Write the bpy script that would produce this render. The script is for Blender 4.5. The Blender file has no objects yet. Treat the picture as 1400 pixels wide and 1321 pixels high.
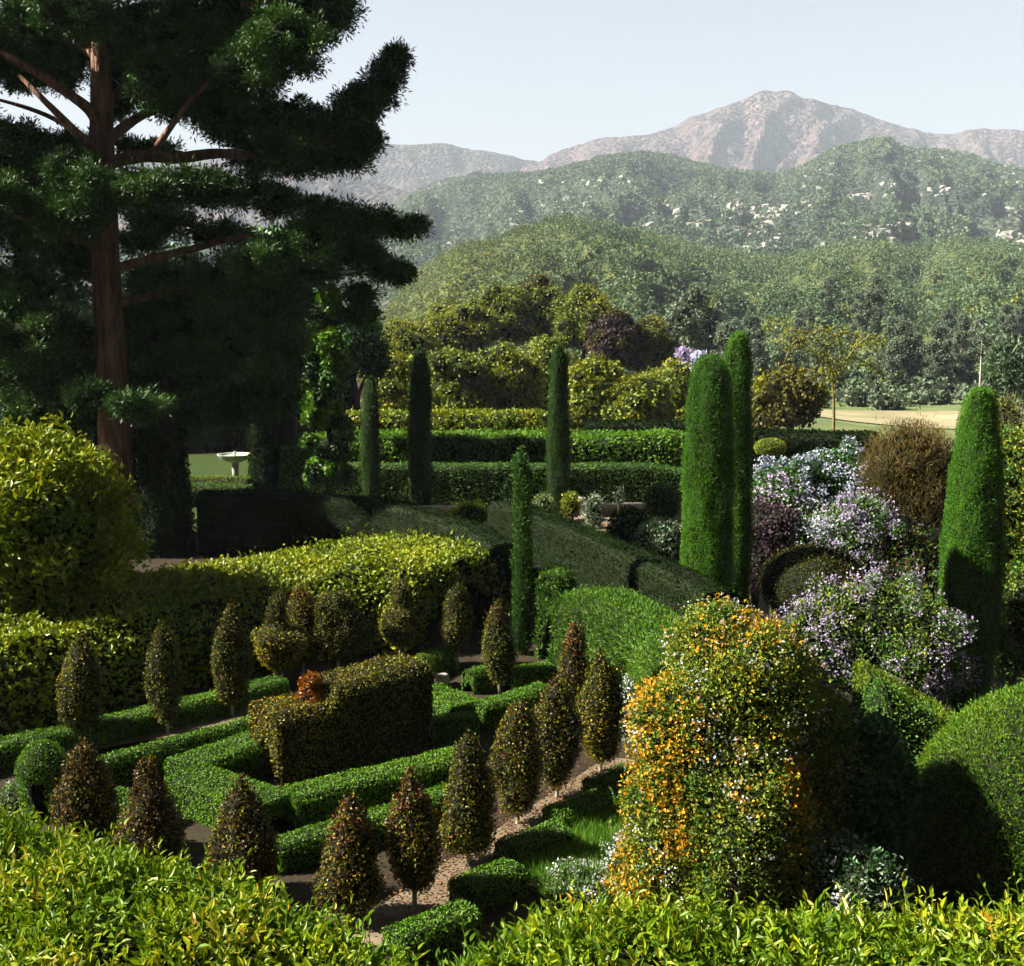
import bpy, math, random
import numpy as np
from mathutils import Vector, Matrix

# ------------------------------------------------------------------ basics
C = bpy.context.scene.collection
RNG = np.random.default_rng(7)
PITCH = math.radians(7.76); FPX = 1690.0; CAMZ = 7.0
CP, SP = math.cos(PITCH), math.sin(PITCH)

def ray(px, py):
    a = (px - 700) / FPX; b = (660.5 - py) / FPX
    return a, CP + b * SP, -SP + b * CP

def P(px, py, d):
    x, y, z = ray(px, py); s = d / y
    return np.array((x * s, d, CAMZ + z * s))

def G(px, py, z=0.0):
    x, y, zz = ray(px, py); s = (z - CAMZ) / zz
    return np.array((x * s, y * s, z))

def sstep(a, b, x):
    t = np.clip((np.asarray(x, float) - a) / (b - a), 0, 1)
    return t * t * (3 - 2 * t)

def ground_z(x, y):
    x = np.asarray(x, float); y = np.asarray(y, float)
    z = -1.9 * sstep(4.6, 8.5, x) * sstep(11, 19, y) * (1 - sstep(36, 50, y))
    z = z - 5.0 * sstep(58, 105, y)
    z = z + 8.0 * np.exp(-((x - 0) / 24) ** 2 - ((y - 122) / 26) ** 2)
    return z

def vnoise(p):
    p = np.asarray(p, float); i = np.floor(p).astype(np.int64); f = p - i
    f = f * f * (3 - 2 * f)
    def h(a, b, c):
        n = (a * 73856093) ^ (b * 19349663) ^ (c * 83492791)
        n = (n ^ (n >> 13)) & 0x7fffffff
        n = (n * 1274126177) & 0x7fffffff
        n = (n ^ (n >> 15)) & 0x7fffffff
        return n / 1073741823.5 - 1
    r = 0
    for dx in (0, 1):
        for dy in (0, 1):
            for dz in (0, 1):
                w = (f[..., 0] if dx else 1 - f[..., 0]) * (f[..., 1] if dy else 1 - f[..., 1]) * (f[..., 2] if dz else 1 - f[..., 2])
                r = r + w * h(i[..., 0] + dx, i[..., 1] + dy, i[..., 2] + dz)
    return r

def fbm(p, o=4):
    r = 0; a = 1.0; p = np.asarray(p, float)
    for k in range(o):
        r = r + a * vnoise(p + 17.3 * k); p = p * 2.03; a *= 0.5
    return r / 1.6

def unit(v):
    return v / np.maximum(np.linalg.norm(v, axis=-1, keepdims=True), 1e-9)

# ------------------------------------------------------------------ mesh builder
class MB:
    def __init__(s): s.v = []; s.q = []; s.m = []; s.t = []; s.n = 0; s.sm = []
    def add(s, V, Q, mat=0, tone=0.5, smooth=False):
        V = np.asarray(V, np.float32).reshape(-1, 3); Q = np.asarray(Q, np.int64).reshape(-1, 4)
        s.v.append(V); s.q.append(Q + s.n); s.n += len(V)
        s.m.append(np.full(len(Q), mat, np.int32)); s.sm.append(np.full(len(Q), smooth, bool))
        s.t.append(np.broadcast_to(np.asarray(tone, np.float32), (len(Q),)).copy())
    def build(s, name, mats, parent=None):
        V = np.concatenate(s.v); Q = np.concatenate(s.q); n = len(Q)
        me = bpy.data.meshes.new(name)
        me.vertices.add(len(V)); me.vertices.foreach_set('co', V.ravel())
        me.loops.add(4 * n); me.loops.foreach_set('vertex_index', Q.ravel().astype(np.int32))
        me.polygons.add(n); me.polygons.foreach_set('loop_start', np.arange(0, 4 * n, 4, dtype=np.int32))
        for m in (mats if isinstance(mats, (list, tuple)) else [mats]): me.materials.append(m)
        me.polygons.foreach_set('material_index', np.concatenate(s.m))
        me.polygons.foreach_set('use_smooth', np.concatenate(s.sm))
        a = me.attributes.new('tone', 'FLOAT', 'FACE'); a.data.foreach_set('value', np.concatenate(s.t))
        me.update(calc_edges=True)
        o = bpy.data.objects.new(name, me); C.objects.link(o)
        if parent is not None: o.parent = parent; o.matrix_parent_inverse = Matrix.Translation(-parent.location)
        return o

def tag(o, label=None, cat=None, group=None, kind=None):
    if label: o['label'] = label
    if cat: o['category'] = cat
    if group: o['group'] = group
    if kind: o['kind'] = kind
    return o

def thing(name, loc, label, cat, group=None):
    o = bpy.data.objects.new(name, None); o.empty_display_size = 0.2; C.objects.link(o)
    o.location = tuple(float(v) for v in loc)
    return tag(o, label, cat, group)

def gridquads(nu, nv, wrap=False):
    i = np.arange(nu if wrap else nu - 1)[:, None]; j = np.arange(nv - 1)[None]
    i2 = (i + 1) % nu
    return np.stack(np.broadcast_arrays(i * nv + j, i2 * nv + j, i2 * nv + j + 1, i * nv + j + 1), -1).reshape(-1, 4)

def leaf_quads(mb, p, d, n, L, W, mat=0, tone=None, fold=0.25, lance=False):
    N = len(p)
    if N == 0: return
    d = unit(d); s = unit(np.cross(n, d)); nn = np.cross(d, s)
    L = np.broadcast_to(np.asarray(L, float), (N,))[:, None]; W = np.broadcast_to(np.asarray(W, float), (N,))[:, None]
    if tone is None: tone = RNG.random(N)
    if not lance:
        V = np.stack([p, p + d * L * .45 + s * W * .5 + nn * W * fold, p + d * L, p + d * L * .45 - s * W * .5 + nn * W * fold], 1)
        Q = np.arange(N)[:, None] * 4 + np.arange(4)
        mb.add(V, Q, mat, tone)
    else:
        f = nn * W * fold; droop = -nn * L * .12
        V = np.stack([p, p + d * L * .28 + s * W * .46 + f, p + d * L * .65 + s * W * .36 + f + droop * .3, p + d * L + droop,
                      p + d * L * .65 - s * W * .36 + f + droop * .3, p + d * L * .28 - s * W * .46 + f], 1)
        Q = (np.arange(N)[:, None, None] * 6 + np.array([[0, 1, 2, 3], [0, 3, 4, 5]])[None]).reshape(-1, 4)
        mb.add(V, Q, mat, np.repeat(tone, 2))

def randdir(n): return unit(RNG.normal(size=(n, 3)))

def sample(Gp, n, wrap=False):
    """random points and normals on a grid surface (nu,nv,3)"""
    nu, nv = Gp.shape[:2]
    A = Gp[:-1, :-1]; B = Gp[1:, :-1]; Cc = Gp[1:, 1:]; D = Gp[:-1, 1:]
    nr = np.cross(Cc - A, D - B); ar = np.linalg.norm(nr, axis=-1) * .5
    w = ar.ravel(); tot = w.sum()
    k = RNG.choice(len(w), n, p=w / tot)
    u = RNG.random((n, 1)); v = RNG.random((n, 1))
    f = lambda M: M.reshape(-1, 3)[k]
    p = f(A) * (1 - u) * (1 - v) + f(B) * u * (1 - v) + f(Cc) * u * v + f(D) * (1 - u) * v
    return p, unit(f(nr)), tot

def area(Gp):
    A = Gp[:-1, :-1]; B = Gp[1:, :-1]; Cc = Gp[1:, 1:]; D = Gp[:-1, 1:]
    return np.linalg.norm(np.cross(Cc - A, D - B), axis=-1).sum() * .5

def tones(p, freq=1.5, mix=.45):
    return np.clip(RNG.random(len(p)) * (1 - mix) + mix * (.5 + .8 * fbm(p * freq, 2)), 0, 1)

def leafy(mb, Gp, dens, L, W, jit=.7, depth=.06, up=.3, lmat=0, bmat=1, inset=.04, lance=False, tfreq=1.5, tmix=.45, body=True, shoot=0, flip=1):
    """clothe a grid surface with leaves over a near-black body that stands in for inner shade"""
    n = int(area(Gp) * dens)
    p, nr, _ = sample(Gp, n); nr = nr * flip
    if body:
        a = np.gradient(Gp, axis=0); b = np.gradient(Gp, axis=1)
        gn = unit(np.cross(a, b)) * flip
        mb.add((Gp - gn * inset).reshape(-1, 3), gridquads(*Gp.shape[:2]), bmat, .2)
    off = (RNG.random((n, 1)) ** 1.5) * depth
    if shoot:
        off = off + (RNG.random((n, 1)) < .04) * RNG.random((n, 1)) * shoot
    p = p + nr * (off - depth * .5)
    ln = unit(nr + jit * RNG.normal(size=(n, 3)) * .6)
    d = unit(np.cross(ln, randdir(n)) + nr * jit * .5 + np.array((0, 0, up)))
    sz = RNG.uniform(.65, 1.25, n)
    leaf_quads(mb, p, d, ln, L * sz, W * sz, lmat, tones(p, tfreq, tmix), lance=lance)

def rnoise(Gp, nr, amp, freq, o=3):
    return Gp + nr * (amp * fbm(Gp * freq, o))[..., None]

def blob(c, r, amp=.12, freq=1.2, nu=40, nv=24, bot=-1.0, power=1.0):
    u = np.linspace(0, 2 * np.pi, nu); v = np.linspace(math.asin(max(-1, bot)) + .001, np.pi / 2, nv)
    U, Vv = np.meshgrid(u, v, indexing='ij')
    cv = np.cos(Vv); cv = np.sign(cv) * np.abs(cv) ** power
    sv = np.sign(np.sin(Vv)) * np.abs(np.sin(Vv)) ** power
    dirs = np.stack([np.cos(U) * cv, np.sin(U) * cv, sv], -1)
    nrm = unit(dirs / np.asarray(r, float))
    g = np.asarray(c, float) + dirs * np.asarray(r, float)
    h = fbm(g * freq, 3)
    h[-1] = h[0]
    return g + nrm * (amp * h)[..., None]

def revolve(c, prof, nu=36, amp=.03, freq=(2, 2, 1), lean=(0, 0)):
    """prof: list of (z, r); returns grid going round, bottom to top"""
    prof = np.asarray(prof, float)
    t = np.linspace(0, 1, max(12, len(prof) * 5)); s = np.linspace(0, 1, len(prof))
    z = np.interp(t, s, prof[:, 0]); r = np.interp(t, s, prof[:, 1])
    u = np.linspace(0, 2 * np.pi, nu)
    U, Z = np.meshgrid(u, z, indexing='ij'); R = np.broadcast_to(r, U.shape)
    dirs = np.stack([np.cos(U), np.sin(U), np.zeros_like(U)], -1)
    g = np.asarray(c, float) + dirs * R[..., None] + np.stack([Z * lean[0], Z * lean[1], Z], -1)
    h = fbm(g * np.asarray(freq, float), 3); h[-1] = h[0]
    return g + dirs * (amp * h * np.minimum(1, R / .1))[..., None]

def hedge_grids(pts, w, h, amp=.03, freq=2.0, zf=None, step=.2, rnd=.12, closed=False):
    """rounded-box section swept along pts (list of (x,y[,h])); returns body grid and two end grids"""
    pts = [np.asarray(p, float) for p in pts]
    xy = np.array([p[:2] for p in pts]); hs = np.array([p[2] if len(p) > 2 else h for p in pts])
    seg = np.linalg.norm(np.diff(xy, axis=0), axis=1); s = np.r_[0, np.cumsum(seg)]
    n = max(3, int(s[-1] / step) + 1)
    t = np.unique(np.r_[np.linspace(0, s[-1], n), s])
    X = np.interp(t, s, xy[:, 0]); Y = np.interp(t, s, xy[:, 1]); H = np.interp(t, s, hs)
    # mitred side vectors
    sd = unit(np.diff(xy, axis=0)); nm = np.stack([-sd[:, 1], sd[:, 0]], 1)
    def side(tt):
        k = np.searchsorted(s, tt, 'right') - 1; k = min(max(k, 0), len(nm) - 1)
        j = np.where(np.abs(s - tt) < 1e-6)[0]
        if len(j) and 0 < j[0] < len(s) - 1:
            a, b = nm[j[0] - 1], nm[j[0]]; m = unit(a + b); return m / max(.35, float(m @ a))
        return nm[k]
    S = np.array([side(x) for x in t])
    r = min(rnd, w * .45)
    prof = []
    for z in np.linspace(0, 1, 5): prof.append((-.5 * w, z, 0))
    cs = [(-.5 * w, zz, 0.0) for zz in np.linspace(0, 1, 6)]
    cs += [(xx, 1.0, 1.0) for xx in np.linspace(-.5 * w + r, .5 * w - r, max(4, int(w / .15)))]
    cs += [(.5 * w, zz, 0.0) for zz in np.linspace(1, 0, 6)]
    cs = np.array(cs)
    off = cs[:, 0]; z01 = cs[:, 1]; top = cs[:, 2]
    Z = np.where(top > 0, H[:, None], z01[None] * (H[:, None] - r))
    g = np.stack([X[:, None] + S[:, :1] * off, Y[:, None] + S[:, 1:] * off, Z], -1)
    base = zf(g[..., 0], g[..., 1]) if zf else 0
    g[..., 2] += base
    nr = unit(np.cross(np.gradient(g, axis=0), np.gradient(g, axis=1)))
    g = g + nr * (-amp * fbm(g * freq, 3))[..., None]
    ends = []
    for k in (0, -1):
        e = g[k]; c0 = e.mean(0); c0 = np.array([c0[0], c0[1], 0]); mid = np.stack([np.broadcast_to(e.mean(0), e.shape) * .5 + e * .5])
        q = np.stack([e, mid[0], np.broadcast_to(e.mean(0), e.shape)], 0)
        ends.append(q if k == -1 else q[::-1])
    return g, ends

def tube(mb, pts, rad, mat=0, n=10, amp=0.0):
    pts = np.asarray(pts, float); m = len(pts)
    t = np.linspace(0, m - 1, (m - 1) * 5 + 1)
    # catmull-rom
    Pp = np.vstack([2 * pts[0] - pts[1], pts, 2 * pts[-1] - pts[-2]])
    k = np.minimum(t.astype(int), m - 2); f = (t - k)[:, None]
    a, b, c, d = Pp[k], Pp[k + 1], Pp[k + 2], Pp[k + 3]
    c_ = .5 * (2 * b + (c - a) * f + (2 * a - 5 * b + 4 * c - d) * f ** 2 + (3 * b - a - 3 * c + d) * f ** 3)
    R = np.interp(t, np.arange(m), rad)
    T = unit(np.gradient(c_, axis=0)); ref = np.where(np.abs(T[:, 2:]) > .9, np.array([[1., 0, 0]]), np.array([[0, 0, 1.]]))
    s = unit(np.cross(T, ref)); u = np.cross(s, T)
    an = np.linspace(0, 2 * np.pi, n + 1)[:-1]
    g = c_[None] + (np.cos(an)[:, None, None] * s[None] + np.sin(an)[:, None, None] * u[None]) * R[None, :, None]
    if amp: g = g + (g - c_[None]) * (amp * fbm(g * np.array((3, 3, .8)), 3))[..., None]
    mb.add(g.reshape(-1, 3), gridquads(n, len(t), True), mat, .5, True)

def clouds(mb, cs, rs, nper, L, W, mat=0, jit=.8, core=None, flat=1.0, lance=False, tfreq=.6, tmix=.5, shell=.45, tbias=0):
    """leaf clumps: each a ball of leaves, thicker towards its surface"""
    cs = np.asarray(cs, float); rs = np.asarray(rs, float)
    k = np.repeat(np.arange(len(cs)), nper)
    d = randdir(len(k)); rr = rs[k] * (shell + (1 - shell) * RNG.random(len(k)) ** .6) * (1 + .18 * RNG.normal(size=len(k)))
    off = d * rr[:, None]; off[:, 2] *= flat
    p = cs[k] + off
    n = unit(d + jit * randdir(len(k)))
    ld = unit(np.cross(n, randdir(len(k))) + d * .5)
    sz = RNG.uniform(.6, 1.3, len(k))
    tb = np.clip(tones(p, tfreq, tmix) + tbias, 0, 1)
    leaf_quads(mb, p - ld * (L * .4 * sz)[:, None], ld, n, L * sz, W * sz, mat, tb, lance=lance)
    if core is not None:
        for c, r in zip(cs, rs):
            g = blob(c, (r * .62, r * .62, r * .62 * flat), r * .2, 1.5 / r, 9, 6)
            mb.add(g.reshape(-1, 3), gridquads(9, 6), core, .2)

# ------------------------------------------------------------------ materials
def nodes(name):
    m = bpy.data.materials.new(name); m.use_nodes = True
    nt = m.node_tree; nt.nodes.clear()
    out = nt.nodes.new('ShaderNodeOutputMaterial')
    return m, nt, out

def ramp(nt, stops):
    r = nt.nodes.new('ShaderNodeValToRGB'); e = r.color_ramp.elements
    while len(e) < len(stops): e.new(.5)
    for k, (p, c) in enumerate(stops): e[k].position = p; e[k].color = (*c, 1)
    return r

def leafmat(name, stops, rough=.5, trans=.16, spec=.25, tint=(1.25, 1.15, .45)):
    m, nt, out = nodes(name); N = nt.nodes; K = nt.links
    at = N.new('ShaderNodeAttribute'); at.attribute_name = 'tone'
    r = ramp(nt, stops); K.new(at.outputs['Fac'], r.inputs[0])
    b = N.new('ShaderNodeBsdfPrincipled'); b.inputs['Roughness'].default_value = rough
    b.inputs['Specular IOR Level'].default_value = spec
    K.new(r.outputs[0], b.inputs['Base Color'])
    if trans > 0:
        mu = N.new('ShaderNodeMix'); mu.data_type = 'RGBA'; mu.blend_type = 'MULTIPLY'; mu.inputs[0].default_value = 1
        K.new(r.outputs[0], mu.inputs[6]); mu.inputs[7].default_value = (*tint, 1)
        tr = N.new('ShaderNodeBsdfTranslucent'); K.new(mu.outputs[2], tr.inputs['Color'])
        mx = N.new('ShaderNodeMixShader'); mx.inputs[0].default_value = trans
        K.new(b.outputs[0], mx.inputs[1]); K.new(tr.outputs[0], mx.inputs[2]); K.new(mx.outputs[0], out.inputs['Surface'])
    else: K.new(b.outputs[0], out.inputs['Surface'])
    return m

def noisemat(name, stops, scale=4.0, stretch=(1, 1, 1), rough=.85, bump=.3, bscale=None, detail=8, dist=.05):
    m, nt, out = nodes(name); N = nt.nodes; K = nt.links
    tc = N.new('ShaderNodeTexCoord'); mp = N.new('ShaderNodeMapping'); mp.inputs['Scale'].default_value = stretch
    K.new(tc.outputs['Object'], mp.inputs[0])
    nz = N.new('ShaderNodeTexNoise'); nz.inputs['Scale'].default_value = scale; nz.inputs['Detail'].default_value = detail; nz.inputs['Roughness'].default_value = .65
    K.new(mp.outputs[0], nz.inputs['Vector'])
    r = ramp(nt, stops); K.new(nz.outputs['Fac'], r.inputs[0])
    b = N.new('ShaderNodeBsdfPrincipled'); b.inputs['Roughness'].default_value = rough; b.inputs['Specular IOR Level'].default_value = .2
    K.new(r.outputs[0], b.inputs['Base Color'])
    if bump:
        n2 = N.new('ShaderNodeTexNoise'); n2.inputs['Scale'].default_value = bscale or scale * 3; n2.inputs['Detail'].default_value = 6
        K.new(mp.outputs[0], n2.inputs['Vector'])
        bp = N.new('ShaderNodeBump'); bp.inputs['Strength'].default_value = bump; bp.inputs['Distance'].default_value = dist
        K.new(n2.outputs['Fac'], bp.inputs['Height']); K.new(bp.outputs[0], b.inputs['Normal'])
    K.new(b.outputs[0], out.inputs['Surface'])
    return m

def hillmat(name, scrub, soil, rock, vscale, rockamt, cover):
    """chaparral: scrub clumps over soil with pale rock"""
    m, nt, out = nodes(name); N = nt.nodes; K = nt.links
    tc = N.new('ShaderNodeTexCoord')
    def noise(s, d=6, ro=.6):
        n = N.new('ShaderNodeTexNoise'); n.inputs['Scale'].default_value = s; n.inputs['Detail'].default_value = d; n.inputs['Roughness'].default_value = ro
        K.new(tc.outputs['Object'], n.inputs['Vector']); return n
    def mixc(f, a, b):
        x = N.new('ShaderNodeMix'); x.data_type = 'RGBA'
        K.new(f, x.inputs[0])
        for s, v in ((6, a), (7, b)):
            if isinstance(v, tuple): x.inputs[s].default_value = (*v, 1)
            else: K.new(v, x.inputs[s])
        return x.outputs[2]
    big = noise(vscale * .05, 5); sc = ramp(nt, [(.3, scrub[0]), (.5, scrub[1]), (.7, scrub[2])]); K.new(big.outputs['Fac'], sc.inputs[0])
    so = ramp(nt, [(.3, soil[0]), (.7, soil[1])]); K.new(noise(vscale * .12, 6).outputs['Fac'], so.inputs[0])
    vo = N.new('ShaderNodeTexVoronoi'); vo.inputs['Scale'].default_value = vscale; K.new(tc.outputs['Object'], vo.inputs['Vector'])
    cl = noise(vscale * .35, 8, .7)
    th = N.new('ShaderNodeMapRange'); K.new(cl.outputs['Fac'], th.inputs[0]); th.inputs[1].default_value = cover - .06; th.inputs[2].default_value = cover + .06
    col = mixc(th.outputs[0], sc.outputs[0], so.outputs[0])
    # per-clump variation
    va = N.new('ShaderNodeMapRange'); K.new(vo.outputs['Color'], va.inputs[0]); va.inputs[3].default_value = .55; va.inputs[4].default_value = 1.45
    mu = N.new('ShaderNodeVectorMath'); mu.operation = 'SCALE'; K.new(col, mu.inputs[0]); K.new(va.outputs[0], mu.inputs['Scale'])
    rk = noise(vscale * .6, 8, .75); rb = noise(vscale * .04, 3)
    ad = N.new('ShaderNodeMath'); ad.operation = 'MULTIPLY_ADD'; K.new(rb.outputs['Fac'], ad.inputs[0]); ad.inputs[1].default_value = .55; K.new(rk.outputs['Fac'], ad.inputs[2])
    rt = N.new('ShaderNodeMapRange'); K.new(ad.outputs[0], rt.inputs[0]); rt.inputs[1].default_value = rockamt; rt.inputs[2].default_value = rockamt + .05
    col2 = mixc(rt.outputs[0], mu.outputs[0], rock)
    b = N.new('ShaderNodeBsdfPrincipled'); b.inputs['Roughness'].default_value = .95; b.inputs['Specular IOR Level'].default_value = .05
    K.new(col2, b.inputs['Base Color'])
    bp = N.new('ShaderNodeBump'); bp.inputs['Strength'].default_value = 1; bp.inputs['Distance'].default_value = 1.1 / vscale; bp.invert = True
    K.new(vo.outputs['Distance'], bp.inputs['Height'])
    K.new(bp.outputs[0], b.inputs['Normal']); K.new(b.outputs[0], out.inputs['Surface'])
    return m

M = {}
M['arch'] = noisemat('lichened_bark', [(.3, (.13, .11, .04)), (.7, (.3, .25, .1))], 6, (1, 1, .3), bump=.3)
M['core'] = noisemat('dark_inner_shade', [(.3, (.006, .01, .003)), (.7, (.014, .022, .006))], 8, bump=0)  # body inside foliage, near black so its colour gives the shade between leaves
M['copper_core'] = noisemat('copper_inner_shade', [(.3, (.005, .006, .002)), (.7, (.012, .011, .004))], 8, bump=0)  # same shade-coloured body for the copper plants
M['box'] = leafmat('box_leaves', [(0, (.034, .105, .003)), (.5, (.09, .225, .006)), (1, (.17, .34, .01))])
M['boxdark'] = leafmat('shade_dark_leaves', [(0, (.004, .010, .0015)), (.6, (.008, .023, .002)), (1, (.018, .046, .004))], trans=.12, spec=.05, rough=.8)  # leaf colour darkened to stand in for shade on the dark hedges
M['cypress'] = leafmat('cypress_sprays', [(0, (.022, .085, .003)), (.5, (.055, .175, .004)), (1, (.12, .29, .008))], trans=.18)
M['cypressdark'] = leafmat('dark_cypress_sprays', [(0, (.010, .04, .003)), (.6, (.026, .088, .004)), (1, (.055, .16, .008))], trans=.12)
M['copper'] = leafmat('copper_leaves', [(0, (.012, .022, .004)), (.35, (.04, .064, .006)), (.6, (.11, .135, .008)), (.8, (.28, .25, .009)), (1, (.62, .46, .012))], rough=.45, spec=.22, trans=.12, tint=(1.3, 1, .4))
M['maroon'] = leafmat('maroon_leaves', [(0, (.03, .012, .008)), (.4, (.07, .028, .014)), (.75, (.15, .07, .02)), (1, (.45, .17, .08))], rough=.42, spec=.25, trans=.12, tint=(1.3, .9, .5))
M['orangeleaf'] = leafmat('orange_copper_leaves', [(0, (.1, .03, .004)), (.5, (.3, .1, .006)), (1, (.55, .22, .01))], rough=.4, trans=.2)
M['yellow'] = leafmat('yellow_green_leaves', [(0, (.05, .10, .006)), (.3, (.12, .2, .008)), (.65, (.27, .33, .012)), (.9, (.45, .42, .015)), (1, (.55, .47, .16))], rough=.45, spec=.3, trans=.2)
M['fore'] = leafmat('bay_leaves', [(0, (.04, .10, .005)), (.3, (.10, .2, .006)), (.6, (.2, .3, .01)), (.85, (.36, .38, .012)), (.95, (.42, .4, .1)), (1, (.5, .28, .02))], rough=.42, spec=.35, trans=.24)
M['greenhedge'] = leafmat('bright_hedge_leaves', [(0, (.03, .10, .005)), (.5, (.09, .22, .009)), (1, (.2, .36, .022))], trans=.2)
M['bank'] = leafmat('cypress_hedge_sprays', [(0, (.03, .09, .006)), (.5, (.075, .19, .012)), (.85, (.15, .28, .03)), (1, (.28, .38, .15))], trans=.2)
M['mid'] = leafmat('mid_green_leaves', [(0, (.02, .07, .008)), (.5, (.06, .16, .015)), (1, (.16, .27, .03))])
M['ivy'] = leafmat('ivy_leaves', [(0, (.012, .06, .012)), (.6, (.038, .14, .026)), (1, (.14, .28, .07))], rough=.35, spec=.5, trans=.12)
M['limehedge'] = leafmat('lime_fringe_leaves', [(0, (.06, .12, .006)), (.5, (.13, .21, .008)), (1, (.25, .32, .015))], trans=.25)
M['silver'] = leafmat('silver_leaves', [(0, (.10, .16, .12)), (.5, (.25, .34, .26)), (1, (.5, .6, .5))], trans=.15)
M['lilac'] = leafmat('lilac_blossom', [(0, (.36, .38, .58)), (.5, (.52, .56, .76)), (1, (.78, .8, .88))], trans=.25, tint=(1, 1, 1))
M['wisteria'] = leafmat('wisteria_blossom', [(0, (.26, .19, .38)), (.5, (.44, .35, .58)), (1, (.7, .66, .76))], trans=.25, tint=(1, 1, 1))
M['orange'] = leafmat('orange_blossom', [(0, (.36, .15, .006)), (.45, (.6, .3, .01)), (.8, (.72, .44, .03)), (1, (.8, .66, .34))], trans=.25, tint=(1, .9, .6))
M['white'] = leafmat('white_blossom', [(0, (.35, .38, .42)), (.5, (.58, .6, .64)), (1, (.78, .76, .68))], trans=.2, tint=(1, 1, 1))
M['russet'] = leafmat('russet_twig_leaves', [(0, (.06, .05, .02)), (.5, (.14, .095, .035)), (.8, (.2, .14, .05)), (1, (.26, .25, .1))], trans=.2)
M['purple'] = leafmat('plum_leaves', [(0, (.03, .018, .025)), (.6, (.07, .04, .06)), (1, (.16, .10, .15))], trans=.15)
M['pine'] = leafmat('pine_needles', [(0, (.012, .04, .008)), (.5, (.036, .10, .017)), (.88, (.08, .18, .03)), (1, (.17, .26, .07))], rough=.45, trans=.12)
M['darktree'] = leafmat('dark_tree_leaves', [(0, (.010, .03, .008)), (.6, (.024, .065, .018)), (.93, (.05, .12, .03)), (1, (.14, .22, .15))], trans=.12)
M['oak'] = leafmat('oak_leaves', [(0, (.05, .085, .011)), (.4, (.13, .19, .022)), (.75, (.25, .31, .04)), (1, (.4, .44, .12))], trans=.15)
M['oakyellow'] = leafmat('yellow_oak_leaves', [(0, (.08, .11, .008)), (.5, (.22, .25, .014)), (1, (.42, .42, .025))], trans=.2)
M['oakbrown'] = leafmat('brown_tree_leaves', [(0, (.035, .04, .01)), (.5, (.11, .10, .016)), (1, (.24, .2, .025))], trans=.15)
M['greyscrub'] = leafmat('grey_green_scrub', [(0, (.034, .072, .036)), (.45, (.085, .15, .066)), (.75, (.15, .215, .10)), (1, (.26, .31, .19))], trans=.1)
M['gum'] = leafmat('blue_gum_leaves', [(0, (.05, .085, .058)), (.5, (.13, .185, .125)), (1, (.28, .34, .26))], trans=.2)
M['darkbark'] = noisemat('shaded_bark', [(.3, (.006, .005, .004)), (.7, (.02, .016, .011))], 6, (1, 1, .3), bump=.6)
M['scrub'] = leafmat('chaparral_leaves', [(0, (.035, .055, .026)), (.45, (.08, .11, .05)), (.75, (.14, .17, .085)), (1, (.26, .28, .17))], trans=.1)
M['scrubolive'] = leafmat('olive_scrub_leaves', [(0, (.045, .075, .009)), (.45, (.12, .165, .016)), (.75, (.21, .24, .025)), (1, (.32, .32, .06))], trans=.1)
M['grassblade'] = leafmat('grass_blades', [(0, (.05, .13, .01)), (.6, (.1, .24, .02)), (1, (.2, .36, .05))], trans=.3)
M['pinebark'] = noisemat('pine_bark', [(.3, (.07, .036, .025)), (.5, (.24, .13, .085)), (.7, (.44, .27, .18))], 5, (1, 1, .16), bump=1, bscale=7, dist=.25)
M['bark'] = noisemat('grey_bark', [(.3, (.04, .03, .02)), (.7, (.14, .11, .08))], 6, (1, 1, .3), bump=.6)
M['palebark'] = noisemat('pale_bark', [(.3, (.26, .22, .17)), (.7, (.5, .45, .38))], 6, (1, 1, .3), bump=.3)
M['stone'] = noisemat('pale_stone', [(.3, (.34, .32, .28)), (.7, (.62, .59, .53))], 5, bump=.3, dist=.02)
M['mossstone'] = noisemat('mossy_marble', [(.38, (.30, .42, .30)), (.55, (.62, .62, .56))], 4, bump=.2, dist=.02)
M['boulder'] = noisemat('sandstone', [(.3, (.28, .27, .25)), (.7, (.5, .48, .45))], .4, bump=.4, dist=.3)
M['soil'] = noisemat('garden_soil', [(.3, (.022, .016, .010)), (.55, (.038, .028, .017)), (.75, (.032, .04, .013))], 1.4, bump=.5)
M['gravel'] = noisemat('sandy_gravel', [(.3, (.11, .08, .052)), (.5, (.18, .135, .09)), (.75, (.28, .22, .15))], 3, bump=.6, bscale=40, dist=.02)
M['lawn'] = noisemat('lawn', [(.3, (.022, .045, .008)), (.7, (.05, .085, .015))], 3, bump=.5, bscale=60)
M['meadow'] = noisemat('meadow_grass', [(.35, (.10, .15, .05)), (.65, (.19, .22, .09))], .2, bump=.4, bscale=4, dist=.2)
M['field'] = noisemat('dry_field', [(.35, (.24, .22, .12)), (.65, (.42, .37, .24))], .12, bump=.2, bscale=2, dist=.1)

# ------------------------------------------------------------------ terrain
def build_ground():
    ys = np.unique(np.r_[np.linspace(-12, 60, 120), np.linspace(60, 240, 90), np.geomspace(240, 9000, 30)])
    xs = np.unique(np.r_[-np.geomspace(60, 6000, 24), np.linspace(-60, 60, 150), np.geomspace(60, 6000, 24)])
    X, Y = np.meshgrid(xs, ys, indexing='ij')
    Z = ground_z(X, Y) + .04 * vnoise(np.stack([X * .6, Y * .6, X * 0], -1))
    mb = MB(); mb.add(np.stack([X, Y, Z], -1), gridquads(len(xs), len(ys)), 0, .5, True)
    tag(mb.build('ground', M['soil']), kind='structure')

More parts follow.
